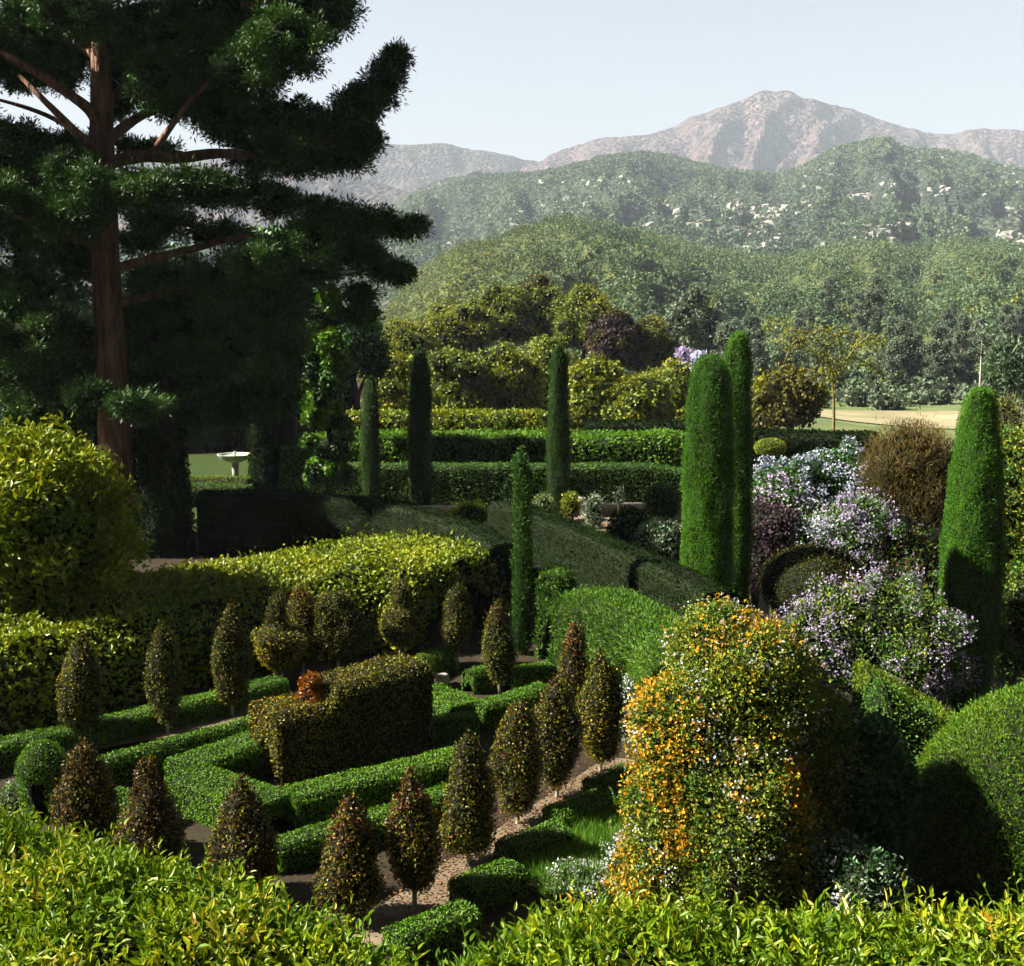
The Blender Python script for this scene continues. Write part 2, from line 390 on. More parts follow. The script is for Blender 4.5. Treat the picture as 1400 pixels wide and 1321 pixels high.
def sheet(name, poly, lift, mat, n=(24, 24)):
    """quad sheet draped on the ground, corners given as 4 xy points"""
    a, b, c, d = [np.asarray(p[:2], float) for p in poly]
    u = np.linspace(0, 1, n[0])[:, None, None]; v = np.linspace(0, 1, n[1])[None, :, None]
    g = a * (1 - u) * (1 - v) + b * u * (1 - v) + c * u * v + d * (1 - u) * v
    z = ground_z(g[..., 0], g[..., 1]) + lift
    mb = MB(); mb.add(np.concatenate([g, z[..., None]], -1), gridquads(*n), 0, .5, True)
    return tag(mb.build(name, M[mat]), kind='structure')

build_ground()
p0, p1 = G(500, 1275)[:2], G(850, 1052)[:2]; sheet('path', [p0 + (-.35, -.2), p0 + (.45, -.5), p1 + (.5, .2), p1 + (-.2, .4)], .055, 'gravel')
sheet('gravel_walk', [(-8.5, 18.2), (-2.0, 21.8), (-2.2, 22.6), (-8.7, 19.2)], .06, 'gravel')
sheet('lawn', [(-22, 36), (-7, 36), (-7, 62), (-22, 62)], .055, 'lawn')
sheet('terrace', [(-4, 39), (10, 39), (10, 46), (-4, 46)], .06, 'gravel')
sheet('meadow', [(22, 62), (62, 62), (150, 170), (22, 170)], .25, 'meadow', (60, 80))
sheet('field', [(27, 124), (95, 124), (110, 150), (31, 150)], .35, 'field', (40, 40))

def interp(prof, x):
    a = np.array(prof, float)
    t = np.interp(x, a[:, 0], a[:, 1])
    return t

def hill(name, crest, d0, D, z0, mat, gul=.16, seed=0, nx=520, nt=200, x0=-520, x1=1920, jag=.012, power=1.15, gfreq=.012):
    px = np.linspace(x0, x1, nx); cy = interp(crest, px)
    k = np.ones(9) / 9; cy = np.convolve(np.pad(cy, 4, 'edge'), k, 'valid')
    Dv = D * (1 + .10 * fbm(np.stack([px * .004, px * 0 + seed, px * 0], -1), 3))
    zc = np.array([P(700, y, dd)[2] for y, dd in zip(cy, Dv)])
    zc = zc + (zc - z0) * jag * fbm(np.stack([px * .06, px * 0 + seed + 9, px * 0], -1), 3)
    t = np.r_[np.linspace(0, 1, nt), 1 + np.linspace(.02, .35, 24)]
    T, PX = np.meshgrid(t, px, indexing='ij')
    d = d0 + (Dv[None] - d0) * T
    X = (PX - 700) / FPX * d
    f = np.where(T <= 1, np.clip(T, 0, 1) ** power, 1 - ((T - 1) / .35) ** 1.5)
    f = np.where(T <= 1, f * (1 - .18 * np.sin(np.pi * np.clip(T, 0, 1)) * (1 - T)), f)
    q = np.stack([PX * gfreq + .35 * fbm(np.stack([X, d, d * 0], -1) * (6 / D), 3), T * 1.6 + seed, T * 0 + seed * 3.1], -1)
    rid = 1 - 2 * np.abs(fbm(q, 4)); fine = fbm(np.stack([X, d, d * 0 + seed], -1) * (40 / D), 4)
    env = np.clip(np.where(T <= 1, (4 * T * (1 - T)) ** .8, 0), 0, 1)
    H = (zc[None] - z0)
    Z = z0 + H * f + H * env * sstep(0, .35, T) * (gul * (rid - .45) + .04 * fine)
    pts = np.stack([X, d, Z], -1)
    mb = MB(); mb.add(pts.reshape(-1, 3), gridquads(len(t), nx)[:, ::-1], 0, .5, True)
    o = mb.build(name, mat); tag(o, kind='structure')
    return pts, px, t

near_crest = [(-520, 520), (300, 520), (450, 500), (514, 452), (550, 405), (593, 362), (640, 336), (690, 322), (740, 304), (790, 300), (840, 312), (900, 318), (950, 338), (1010, 352), (1080, 350), (1130, 336), (1190, 330), (1240, 342), (1300, 330), (1350, 336), (1400, 345), (1920, 330)]
foot_crest = [(-520, 330), (300, 320), (450, 300), (520, 285), (560, 265), (600, 250), (640, 240), (735, 234), (800, 221), (860, 205), (905, 210), (960, 225), (1010, 235), (1060, 236), (1100, 220), (1140, 198), (1175, 189), (1205, 190), (1230, 203), (1260, 201), (1300, 207), (1340, 224), (1400, 238), (1920, 250)]
spur_crest = [(-520, 250), (300, 225), (450, 228), (500, 243), (560, 262), (620, 290), (760, 330), (1920, 360)]
far_crest = [(-520, 215), (400, 207), (450, 202), (520, 199), (600, 195), (660, 205), (735, 221), (800, 245), (1920, 300)]
peak_crest = [(-520, 320), (560, 290), (735, 220), (770, 203), (800, 191), (830, 186), (870, 184), (900, 176), (960, 153), (985, 143), (1010, 130), (1030, 123), (1050, 121), (1068, 124), (1090, 133), (1150, 151), (1200, 167), (1250, 179), (1290, 184), (1310, 178), (1335, 176), (1400, 184), (1500, 195), (1920, 210)]

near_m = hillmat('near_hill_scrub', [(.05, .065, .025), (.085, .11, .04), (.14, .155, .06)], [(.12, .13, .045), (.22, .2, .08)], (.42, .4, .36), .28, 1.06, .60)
foot_m = hillmat('hazed_foothill_scrub', [(.024, .042, .034), (.045, .066, .048), (.075, .092, .06)], [(.10, .10, .075), (.16, .15, .11)], (.4, .39, .36), .16, .985, .60)  # scrub and soil greyed toward blue, distance haze put into the colour
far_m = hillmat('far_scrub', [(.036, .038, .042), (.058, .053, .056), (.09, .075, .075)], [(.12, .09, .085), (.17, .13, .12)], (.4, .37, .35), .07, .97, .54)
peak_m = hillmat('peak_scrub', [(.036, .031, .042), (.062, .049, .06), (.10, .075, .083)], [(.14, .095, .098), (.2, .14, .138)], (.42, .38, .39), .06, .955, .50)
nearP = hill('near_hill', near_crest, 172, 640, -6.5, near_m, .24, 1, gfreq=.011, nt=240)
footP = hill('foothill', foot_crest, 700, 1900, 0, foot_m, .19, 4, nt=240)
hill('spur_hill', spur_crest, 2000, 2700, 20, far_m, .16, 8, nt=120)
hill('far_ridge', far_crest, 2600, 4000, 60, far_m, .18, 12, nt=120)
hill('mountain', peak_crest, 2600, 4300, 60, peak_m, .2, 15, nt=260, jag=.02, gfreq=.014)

# ------------------------------------------------------------------ far vegetation
def scatter_on(Pg, px, t, n, t0, t1, x0, x1, tp=1.0):
    ti = t0 + (t1 - t0) * RNG.random(n) ** tp; xi = RNG.uniform(x0, x1, n)
    a = np.interp(ti, t, np.arange(len(t))).astype(int); b = np.interp(xi, px, np.arange(len(px))).astype(int)
    return Pg[a, b], ti, xi

mb = MB()
c, ti, xi = scatter_on(*nearP, 9000, .02, 1.0, 380, 1560, 1.1)
dens = fbm(c * np.array((.012, .012, 0)) + 3, 3); keep = dens > -.5
c = c[keep]; xi = xi[keep]; r = (.7 + 2.9 * RNG.random(len(c)) ** 1.8) * (.75 + c[:, 1] / 800)
ol = (xi + 110 * RNG.normal(size=len(xi))) < 720
for sel, m_ in ((ol, 1), (~ol, 0)):
    clouds(mb, c[sel] + np.array((0, 0, .3)), r[sel], 42, .85, .7, m_, flat=.8, shell=.75, tfreq=.02, tmix=.6, jit=.45)
ct, tt_, xt = scatter_on(*nearP, 260, .0, .9, 420, 1560, 1.2); rt = RNG.uniform(1.8, 3.8, len(ct))
for sel, m_ in ((xt < 700, 1), (xt >= 700, 0), (RNG.random(len(xt)) < .12, 2)):
    cs_ = np.repeat(ct[sel], 5, 0); r_ = np.repeat(rt[sel], 5)
    clouds(mb, cs_ + RNG.normal(size=cs_.shape) * r_[:, None] * (.55, .55, .35) + np.array((0, 0, 1.)) * r_[:, None] * .6, r_ * .5, 44, .7, .55, m_, flat=.9, shell=.75, tfreq=.05, tmix=.5, jit=.5)
tag(mb.build('scrub', [M['greyscrub'], M['scrubolive'], M['oakyellow']]), kind='stuff', label='grey and olive green chaparral scrub covering the near hill', cat='scrub')

mb = MB()
c, ti, xi = scatter_on(*footP, 15000, .12, 1.0, 380, 1560, .9)
dens = fbm(c * np.array((.004, .004, 0)) + 5, 4); c = c[dens > -.22]
r = RNG.uniform(2.0, 5.2, len(c))
clouds(mb, c, r, 16, 3.0, 2.6, 0, flat=.7, shell=.7, tfreq=.006, tmix=.6, jit=.45)
tag(mb.build('brush', [M['greyscrub']]), kind='stuff', label='dark brush dotting the blue green foothill slopes', cat='brush')  # greyed leaf tone carries part of the haze here too

def boulders(mb, cs, rs):
    v0 = np.array([(x, y, z) for x in (-1, 1) for y in (-1, 1) for z in (-1, 1)], float) * .8
    q0 = np.array([(0, 1, 3, 2), (4, 6, 7, 5), (0, 4, 5, 1), (2, 3, 7, 6), (0, 2, 6, 4), (1, 5, 7, 3)])
    for c_, r_ in zip(cs, rs):
        v = v0 + RNG.normal(size=(8, 3)) * .28
        a = RNG.uniform(0, 6.3); R = np.array([[math.cos(a), -math.sin(a), 0], [math.sin(a), math.cos(a), 0], [0, 0, 1]])
        mb.add((v * np.array((1.2, .9, .75))) @ R.T * r_ + c_, q0)

mb = MB()
c1, _, x1 = scatter_on(*footP, 7000, .15, .62, 860, 1560)
w = fbm(c1 * np.array((.011, .011, .02)), 4); top = np.argsort(-w + .35 * RNG.random(len(w)))[:1500]
c2, _, _ = scatter_on(*footP, 3500, .2, .95, 500, 1500); w2 = fbm(c2 * np.array((.006, .006, .01)) + 7, 4); t2 = np.argsort(-w2 + .4 * RNG.random(len(w2)))[:800]
cc = np.vstack([c1[top], c2[t2]])
boulders(mb, cc, 1.0 + 3.2 * RNG.random(len(cc)) ** 2.5)
tag(mb.build('boulders', M['boulder']), kind='stuff', label='pale sandstone boulders strewn across the foothill', cat='rocks')

def copy_tree(root, loc, rz=0, sc=1.0, **kw):
    r = root.copy(); C.objects.link(r); r.location = tuple(map(float, loc)); r.rotation_euler[2] = rz; r.scale = (sc, sc, sc)
    for k, v in kw.items(): r[k] = v
    for ch in list(root.children):
        d = ch.copy(); C.objects.link(d); d.parent = r; d.matrix_parent_inverse = ch.matrix_parent_inverse.copy()
    return r

def broad_tree(name, loc, h, rx, mats, label, cat='tree', group=None, n=26, nper=150, L=.35, W=.26, trunk=.25, bark='bark', crown_low=.25, seed=None, core='core', flat=.85, cr=.42):
    t = thing(name, loc, label, cat, group)
    x, y, z = loc; mb = MB()
    tube(mb, [(x, y, z - .3), (x + .1 * rx, y, z + h * .3), (x, y + .05 * rx, z + h * .6), (x, y, z + h * .8)], [trunk, trunk * .8, trunk * .5, trunk * .2])
    for k in range(5):
        a = k * 1.3 + RNG.random(); e = .55 * rx
        tube(mb, [(x + .05 * rx, y, z + h * (.25 + .06 * k)), (x + math.cos(a) * e * .5, y + math.sin(a) * e * .5, z + h * (.4 + .07 * k)), (x + math.cos(a) * e, y + math.sin(a) * e, z + h * (.55 + .07 * k))], [trunk * .45, trunk * .3, trunk * .1], n=7)
    mb.build('trunk', M[bark], t)
    mb = MB(); d = randdir(n * 2); d = d[d[:, 2] > -.55][:n]
    ch = h * (1 - crown_low) * .5; cz = z + h * crown_low + ch
    q = RNG.uniform(.45, .8, len(d))[:, None]
    cs = np.array((x, y, cz)) + d * q * np.array((rx, rx, ch)) ; rs = rx * cr * RNG.uniform(.6, 1.15, len(d))
    ml = mats if isinstance(mats, (list, tuple)) else [mats]
    for k in range(len(ml)):
        s_ = np.arange(len(cs)) % len(ml) == k
        clouds(mb, cs[s_], rs[s_], nper, L, W, k, core=len(ml), flat=flat)
    mb.build('crown', [M[m_] for m_ in ml] + [M[core]], t)
    return t

# gum trees along the foot of the hill
gum_g = 'gum trees at the foot of the hill'
gum_l = 'slender blue green gum tree with a pale trunk at the foot of the hill'
def gum(loc, h):
    t = thing('gum_tree', loc, gum_l, 'tree', gum_g); x, y, z = loc; mb = MB()
    tube(mb, [(x, y, z - .5), (x + .4, y, z + h * .35), (x - .2, y, z + h * .7), (x + .3, y, z + h * .95)], [.24, .2, .14, .06], n=7)
    for k in range(6):
        a = k * 2.1; f = .4 + .09 * k
        tube(mb, [(x + .2, y, z + h * f), (x + math.cos(a) * h * .07, y + math.sin(a) * h * .07, z + h * (f + .1)), (x + math.cos(a) * h * .13, y + math.sin(a) * h * .13, z + h * (f + .16))], [.12, .09, .04], n=5)
    mb.build('trunk', M['palebark'], t); mb = MB(); n = 40
    f = RNG.uniform(.12, 1.0, n); a = RNG.uniform(0, 6.28, n); rad = h * .2 * np.sin(np.pi * np.clip(f * .95, 0, 1)) * RNG.uniform(.4, 1.1, n)
    cs = np.stack([x + np.cos(a) * rad, y + np.sin(a) * rad, z + h * f], 1)
    clouds(mb, cs, h * RNG.uniform(.06, .13, n), 110, .5, .34, 0, flat=1.0, core=1, jit=.6)
    mb.build('crown', [M['gum'], M['core']], t); return t
protos = [gum((150 + 8 * k, 230, -5), 13 + 1.5 * k) for k in range(3)]
gp = [(905, 178), (930, 215), (965, 190), (990, 236), (1012, 184), (1040, 214), (1062, 192), (1088, 240), (1112, 200), (1140, 228), (1166, 196), (1190, 246), (1214, 204), (1240, 226), (1262, 190), (1288, 238), (1312, 206), (1340, 226), (1366, 194), (1392, 232), (1420, 205), (1450, 222), (1075, 262), (1150, 270), (1230, 268), (1300, 274), (1380, 266), (880, 225), (1005, 268), (940, 262)]
gp = gp + [(RNG.uniform(870, 1460), RNG.uniform(172, 300)) for k in range(34)]
for k, (px, d) in enumerate(gp):
    px += RNG.normal() * 16; d += RNG.normal() * 9; d = max(d, 166)
    x = (px - 700) / FPX * d; z = float(ground_z(x, d)); q = nearP[0]; ii = np.argmin((q[:, :, 0] - x) ** 2 + (q[:, :, 1] - d) ** 2); z = max(z, float(q.reshape(-1, 3)[ii, 2]))
    if k < 3: o = protos[k]; o.location = (x, d, z - .3)
    else: o = copy_tree(protos[k % 3], (x, d, z - .3), RNG.uniform(0, 6), RNG.uniform(.3, .75))

# shrubs edging the dry field
mb = MB()
n = 420; xs = RNG.uniform(14, 150, n); ys = 153 + RNG.uniform(0, 60, n) ; rs = RNG.uniform(.7, 2.6, n)
clouds(mb, np.stack([xs, ys, ground_z(xs, ys) + rs * .5], 1), rs, 90, .6, .45, 0, flat=.8, core=1)
tag(mb.build('undergrowth', [M['gum'], M['core']]), kind='stuff', label='grey green undergrowth along the far edge of the dry field', cat='undergrowth')

# the wood of oaks behind the terraced hedges
oak_g = 'oaks in the wood behind the hedges'
oaks = [ # px, y_base, y_top, depth, half width px, materials
 (548, 585, 478, 84, 48, ['oak', 'oakyellow'], 'sunlit olive oak close behind the second narrow cypress from the pine'),
 (618, 590, 470, 82, 55, ['oak'], 'rounded grey green oak above the yellow hedge between two narrow cypresses'),
 (690, 588, 462, 84, 50, ['oak', 'oak', 'oakyellow'], 'olive oak beside the narrow cypress in the middle of the garden'),
 (748, 585, 455, 90, 48, ['oak'], 'grey green oak half hidden by the narrow cypress in the middle'),
 (812, 590, 480, 80, 46, ['oakyellow', 'oak'], 'yellow green oak just past the middle narrow cypress'),
 (868, 588, 500, 78, 44, ['oak', 'oakyellow'], 'low spreading oak above the dark hedge end'),
 (915, 588, 488, 84, 44, ['oak', 'oakyellow'], 'yellow tinged oak beside the big clipped cypress pair'),
 (560, 540, 436, 112, 44, ['oakyellow', 'oak'], 'yellowish oak high up at the end of the wood near the pine'),
 (628, 530, 412, 118, 50, ['oak', 'oakyellow'], 'olive oak in the upper row of the wood'),
 (688, 520, 386, 122, 48, ['oak', 'oak', 'oakyellow'], 'tall grey green oak at the top of the wood'),
 (742, 520, 376, 124, 46, ['oak', 'oakbrown'], 'dark crowned oak at the very top of the wood'),
 (796, 520, 384, 120, 42, ['oakyellow', 'oak'], 'bright yellow green tree at the top of the wood'),
 (838, 525, 420, 114, 36, ['purple', 'oakbrown'], 'dusky purple brown tree among the green oaks'),
 (880, 540, 432, 116, 40, ['oak', 'oakbrown'], 'grey brown oak at the outer end of the upper row'),
]
for k, (px, yb, yt, d, hw, ms, lab) in enumerate(oaks):
    b = P(px, yb, d); b[2] = float(ground_z(b[0], d))
    h = (P(px, yt, d)[2] - b[2]) * 1.04; rx = hw / FPX * d * 1.2
    broad_tree('oak_tree', tuple(b), h, rx, ms, lab, 'tree', oak_g, n=84, nper=230, L=.24, W=.19, crown_low=-.12, trunk=.3, cr=.3)
b = P(948, 585, 92); b[2] = float(ground_z(b[0], 92))
broad_tree('flowering_tree', tuple(b), P(950, 468, 92)[2] - b[2], 2.1, ['wisteria', 'lilac'], 'pinkish lilac blossoming tree peeping out behind the big clipped cypresses', n=26, nper=190, L=.3, W=.24, crown_low=.25, core='purple')
b = P(1075, 590, 70); b[2] = float(ground_z(b[0], 70))
broad_tree('brown_tree', tuple(b), P(1075, 492, 70)[2] - b[2], 2.45, ['oakbrown', 'oakbrown', 'oakyellow'], 'rounded brownish green tree beside the meadow', n=44, nper=220, L=.24, W=.2, crown_low=.02, cr=.34)
# arching bare tree
t = thing('arching_tree', P(1140, 552, 76), 'thinly leaved tree with arching yellow limbs before the pale field', 'tree')
b = P(1140, 552, 76); b[2] = float(ground_z(b[0], 76)); t.location = tuple(map(float, b))
mb = MB(); ml = MB(); top = P(1138, 515, 76)
tube(mb, [b, (b + top) / 2 + (.1, 0, 0), top], [.11, .09, .075])
arcs = [[(1138, 515), (1110, 480), (1088, 466), (1070, 500)], [(1138, 515), (1130, 470), (1160, 455), (1200, 480)], [(1138, 520), (1160, 490), (1190, 500), (1215, 518)], [(1138, 515), (1115, 462), (1080, 452), (1062, 470)], [(1138, 518), (1100, 505), (1085, 520), (1075, 540)], [(1138, 515), (1150, 480), (1135, 455), (1110, 450)], [(1140, 515), (1175, 470), (1195, 462), (1212, 470)]]
for k, a in enumerate(arcs):
    dd = RNG.uniform(-1.2, 1.2); pts = [P(x, y, 76 + dd * i / 3) for i, (x, y) in enumerate(a)]
    tube(mb, pts, [.07, .06, .045, .025], n=7)
    tt = RNG.random(240) * 3; i = np.minimum(tt.astype(int), 2); pa = np.array(pts); f = (tt - i)[:, None]
    c = pa[i] * (1 - f) + pa[i + 1] * f + RNG.normal(size=(240, 3)) * .24
    leaf_quads(ml, c, randdir(240), randdir(240), .18, .1, 0)
mb.build('trunk', M['arch'], t); ml.build('crown', M['oakyellow'], t)

# ------------------------------------------------------------------ left: pine and dark trees behind
def dark_tree(px, yb, yt, d, hw, lab, low=.1, n=40, tw=.45):
    b = P(px, yb, d); b[2] = float(ground_z(b[0], d))
    return broad_tree('shade_tree', tuple(b), P(px, yt, d)[2] - b[2], hw / FPX * d, ['darktree', 'darktree', 'ivy'], lab, 'tree', 'dark trees behind the pine', n=n, nper=260, L=.26, W=.2, bark='darkbark', crown_low=low, trunk=tw, flat=.8, cr=.36)
dark_tree(35, 640, 400, 70, 120, 'dark tree between the pine trunk and the yellow green shrub', .0)
dark_tree(235, 640, 330, 72, 130, 'dark tree standing straight behind the pine trunk', .12)
bt = dark_tree(385, 675, 290, 48.3, 84, 'dark ivy hung tree with a thick black trunk beside the stone bowl', .2, n=46, tw=.55)
b = P(363, 700, 47.5); b[2] = 0; r = 20 / FPX * 47.5
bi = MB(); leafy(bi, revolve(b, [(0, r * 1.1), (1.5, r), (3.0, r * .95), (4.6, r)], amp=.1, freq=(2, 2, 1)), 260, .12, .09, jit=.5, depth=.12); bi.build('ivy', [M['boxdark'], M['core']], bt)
dark_tree(480, 640, 420, 66, 58, 'dark tree over the narrow cypress nearest the pine', .38, n=30)
dark_tree(120, 650, 380, 78, 130, 'dark tree farthest back, behind the stone bowl', .0)
# pale green ivy-lit tree
b = P(448, 660, 43); b[2] = 0
broad_tree('lit_tree', tuple(b), P(446, 290, 43)[2], 36 / FPX * 43, ['greenhedge', 'mid', 'darktree'], 'slim tree with sunlit green leaves against the dark trees', n=64, nper=220, L=.18, W=.14, crown_low=-.3, trunk=.12, bark='darkbark')

D0 = 36.0
pine = thing('pine_tree', (*G(172, 762)[:2], 0), 'huge old pine with a reddish trunk and dark layered boughs', 'tree')
mb = MB()
tp = [(182, 790), (172, 720), (163, 640), (156, 540), (149, 440), (144, 340), (140, 230), (139, 130), (136, 40), (130, -70)]
tube(mb, [P(x, y, D0) for x, y in tp], [.8, .64, .52, .46, .42, .39, .37, .3, .22, .12], n=20, amp=.16)
mb.build('trunk', M['pinebark'], pine)
limbs = [([(138, 175), (122, 150), (81, 120), (17, 81), (-60, 40)], .2, -1), ([(140, 215), (113, 190), (69, 146), (26, 103)], .17, -2.5), ([(120, 190), (64, 158), (0, 137), (-80, 120)], .09, 1.5),
 ([(142, 200), (160, 182), (190, 160), (225, 146), (300, 118), (370, 90)], .19, 1), ([(146, 222), (200, 214), (236, 170), (261, 137), (300, 100)], .13, -1.2), ([(142, 225), (190, 214), (245, 216), (300, 210), (377, 214), (450, 190), (520, 120), (541, 80)], .2, 0),
 ([(146, 370), (205, 354), (274, 338), (330, 324), (400, 330), (480, 320), (560, 312)], .14, 0), ([(130, 336), (94, 321), (40, 300), (-40, 290)], .12, -2), ([(148, 400), (120, 380), (80, 360), (0, 350)], .12, 2),
 ([(146, 300), (90, 270), (30, 240), (-60, 215)], .14, -1), ([(141, 150), (175, 110), (210, 60), (250, 20)], .14, 2), ([(136, 60), (200, 20), (300, 10), (400, 0)], .15, 0), ([(136, 80), (90, 50), (40, 30), (-40, 10)], .14, 1.5),
 ([(148, 420), (230, 400), (330, 390), (420, 385), (520, 366)], .12, 1.5)]
for pts, r, dz in limbs:
    mb = MB(); n = len(pts)
    tube(mb, [P(x, y, D0 + dz * min(1, i / 2)) for i, (x, y) in enumerate(pts)], list(np.linspace(r, r * .3, n)), n=9, amp=.1)
    mb.build('limb', M['pinebark'], pine)
pads = [(60, 98, 60, 20, 1), (180, 128, 45, 16, 2), (238, 148, 36, 12, 0), (100, 196, 46, 12, 1), (10, 186, 50, 16, 0), (200, 204, 40, 9, 2), (285, 140, 30, 16, 1), (430, 20, 60, 40, 0), (385, 62, 55, 42, -2), (330, 30, 70, 50, 2), (420, -50, 80, 50, 0), (300, 90, 60, 45, 0), (455, -10, 30, 30, 1), (345, 105, 45, 35, -1), (380, 160, 45, 30, 0), (440, 190, 42, 36, 1), (478, 168, 38, 32, 0), (506, 140, 26, 28, 0), (528, 110, 17, 24, 0), (541, 80, 9, 13, 0), (470, 218, 40, 18, 0), (500, 196, 20, 16, 0), (360, 205, 55, 34, 2), (310, 165, 45, 30, 1), (400, 215, 40, 30, -1), (440, 292, 40, 16, 0), (490, 304, 44, 16, 0), (540, 312, 28, 9, 0), (566, 311, 10, 4, 0), (468, 340, 45, 18, 0), (522, 368, 32, 13, 0), (548, 376, 14, 6, 0), (440, 370, 40, 14, 1), (425, 335, 40, 35, -1), (490, 432, 26, 12, 0), (492, 402, 16, 9, 0), (500, 350, 22, 8, 0), (320, 262, 55, 22, 0), (262, 258, 50, 20, -1), (380, 275, 28, 20, 1), (240, 385, 65, 28, 1), (320, 382, 60, 30, 0), (370, 415, 45, 38, 0), (350, 360, 40, 20, -2), (60, 40, 70, 55, 1), (30, 215, 60, 30, 0), (60, 255, 70, 36, 0), (118, 275, 50, 30, -2), (30, 310, 60, 36, 1), (195, 262, 48, 26, -2), (75, 335, 55, 20, 0), (40, 395, 70, 45, 0), (95, 450, 55, 40, 2), (100, 240, 40, 24, -1.5), (0, 270, 50, 40, -2), (120, 50, 80, 50, 3), (200, 35, 70, 55, 0), (262, 55, 55, 55, 1), (222, 105, 45, 30, -1), (178, 95, 30, 22, 2), (50, 100, 45, 22, 0), (100, 10, 60, 40, -2), (290, 10, 60, 40, 0), (240, 120, 40, 20, 2), (10, 60, 40, 30, 2), (30, 460, 70, 40, -1), (95, 520, 55, 32, 1), (30, 560, 60, 30, 2), (250, 520, 60, 35, 1), (300, 560, 60, 30, 2), (368, 540, 45, 35, 2), (225, 590, 50, 25, 2), (120, 540, 30, 14, -2), (190, 556, 40, 16, -2.5), (110, 575, 40, 22, 1), (110, 355, 40, 26, 2), (220, 300, 40, 22, 1), (90, 300, 40, 24, -2), (300, 320, 60, 12, 1), (210, 420, 40, 30, 2), (155, 150, 18, 14, 2), (240, 455, 75, 45, 2), (330, 470, 75, 45, 1), (60, 500, 75, 45, 1), (390, 470, 34, 40, 2), (210, 520, 60, 35, 3), (200, 330, 40, 14, 2), (180, 440, 30, 30, 3), (-60, 60, 90, 60, 0), (-80, 180, 90, 50, 0), (-70, 290, 80, 50, 0), (-60, 400, 80, 50, 0), (-150, 120, 80, 60, 2), (60, -80, 90, 60, 0), (180, -80, 90, 60, 0), (300, -80, 80, 50, 0)]
mb = MB()
for x, y, rx, ry, dd in pads:
    s = D0 / FPX; a, b_ = rx * s, ry * s; dep = max(.5, a * .9); c0 = P(x, y, D0 + dd)
    vis = (-90 < x < 700 and y > -60)
    k = int((16 + 58 * (a * b_)) * (1 if vis else .45)); d = randdir(k) * (RNG.random((k, 1)) ** .45 + .22 * RNG.random((k, 1)) ** 3)
    cs = c0 + d * np.array((a, dep, b_))
    nb = 150; idx = np.repeat(np.arange(k), nb)
    o = randdir(len(idx)); o[:, 2] = o[:, 2] * .8 + .25; o = unit(o)
    rr = RNG.uniform(.05, 1, (len(idx), 1)) * RNG.uniform(.16, .42, (k, 1))[idx]; p = cs[idx] + o * rr
    leaf_quads(mb, p, o + .5 * randdir(len(idx)), randdir(len(idx)), RNG.uniform(.10, .2, len(idx)), .042, 0, tones(p, .8, .5), fold=.1)
    m_ = blob(c0, (a * .6, dep * .6, b_ * .5), .3, 1.0, 12, 8)
    mb.add(m_, gridquads(12, 8), 1, .2)
mb.build('crown', [M['pine'], M['core']], pine)

# ivy-clad stump trunk next to the pine
t = thing('ivy_clad_tree', (*G(226, 758)[:2], 0), 'thick ivy clad trunk rising right beside the pine trunk', 'tree')
b = G(226, 758); h = P(226, 590, b[1])[2]; r = 38 / FPX * b[1]
g = revolve(b, [(0, r), (h * .3, r * .95), (h * .7, r * .9), (h, r * .85), (h * 1.02, .05)], amp=.16, freq=(1.5, 1.5, 1))
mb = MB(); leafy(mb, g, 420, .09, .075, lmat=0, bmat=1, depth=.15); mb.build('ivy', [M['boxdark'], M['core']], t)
mb = MB(); tube(mb, [b - (0, 0, .2), b + (0, 0, h * .5), b + (.1, 0, h + 1.6)], [r * .75, r * .6, r * .3], n=14, amp=.15); mb.build('trunk', M['darkbark'], t)

# ------------------------------------------------------------------ hedges
def hedge(name, pts, w, h, label, leaf, group=None, dens=900, L=.035, W=.026, depth=.04, jit=.7, amp=.03, freq=2.0, rnd=.1, cat='hedge', core='core', zf=True, tfreq=1.5, shoot=0, lance=False, step=.2, up=.2):
    g, ends = hedge_grids(pts, w, h, amp, freq, ground_z if zf else None, step, rnd)
    mb = MB()
    for q in [g] + ends: leafy(mb, q, dens, L, W, jit=jit, depth=depth, lmat=0, bmat=1, inset=.03, tfreq=tfreq, shoot=shoot, lance=lance, up=up)
    return tag(mb.build(name, [M[leaf], M[core]]), label, cat, group)

def gp2(lst, z): return [G(x, y, z)[:2] for x, y in lst]

BX = 'low clipped box hedges of the parterre'
H = .42
def box(pts, w, label, h=H, **k): return hedge('box_hedge', gp2(pts, h), w, h, label, 'box', BX, dens=2300, L=.032, W=.022, depth=.03, amp=.025, freq=3, rnd=.07, tmix=.5, **k) if False else hedge('box_hedge', gp2(pts, h), w, h, label, 'box', BX, dens=2300, L=.032, W=.022, depth=.03, amp=.025, freq=3, rnd=.07, jit=.42, **k)
box([(-60, 1030), (8, 1012), (115, 990), (225, 964), (336, 938), (385, 926)], .5, 'long box hedge running under the three farthest copper trees below the leafy hedge')
box([(30, 1062), (141, 1036), (240, 1010), (345, 981)], .34, 'thin box hedge between the long far one and the broad angled one')
box([(420, 985), (335, 1012), (246, 1044)], .75, 'broad box hedge entering behind the copper hedge block', h=.5)
box([(256, 1052), (377, 1094)], .75, 'short broad box hedge with a sunlit face in front of the copper block', h=.5)
box([(392, 1084), (470, 1064), (560, 1044), (640, 1024)], .6, 'bright box hedge along the foot of the copper hedge block', h=.5)
box([(584, 938), (640, 962)], .7, 'short wide box hedge beside the corner of the copper block', h=.45)
box([(652, 962), (695, 952), (745, 934)], .48, 'box hedge leading up to the copper pair near the green bank', h=.45)
box([(580, 984), (650, 976)], .4, 'short box hedge crossing at the end of the copper block')
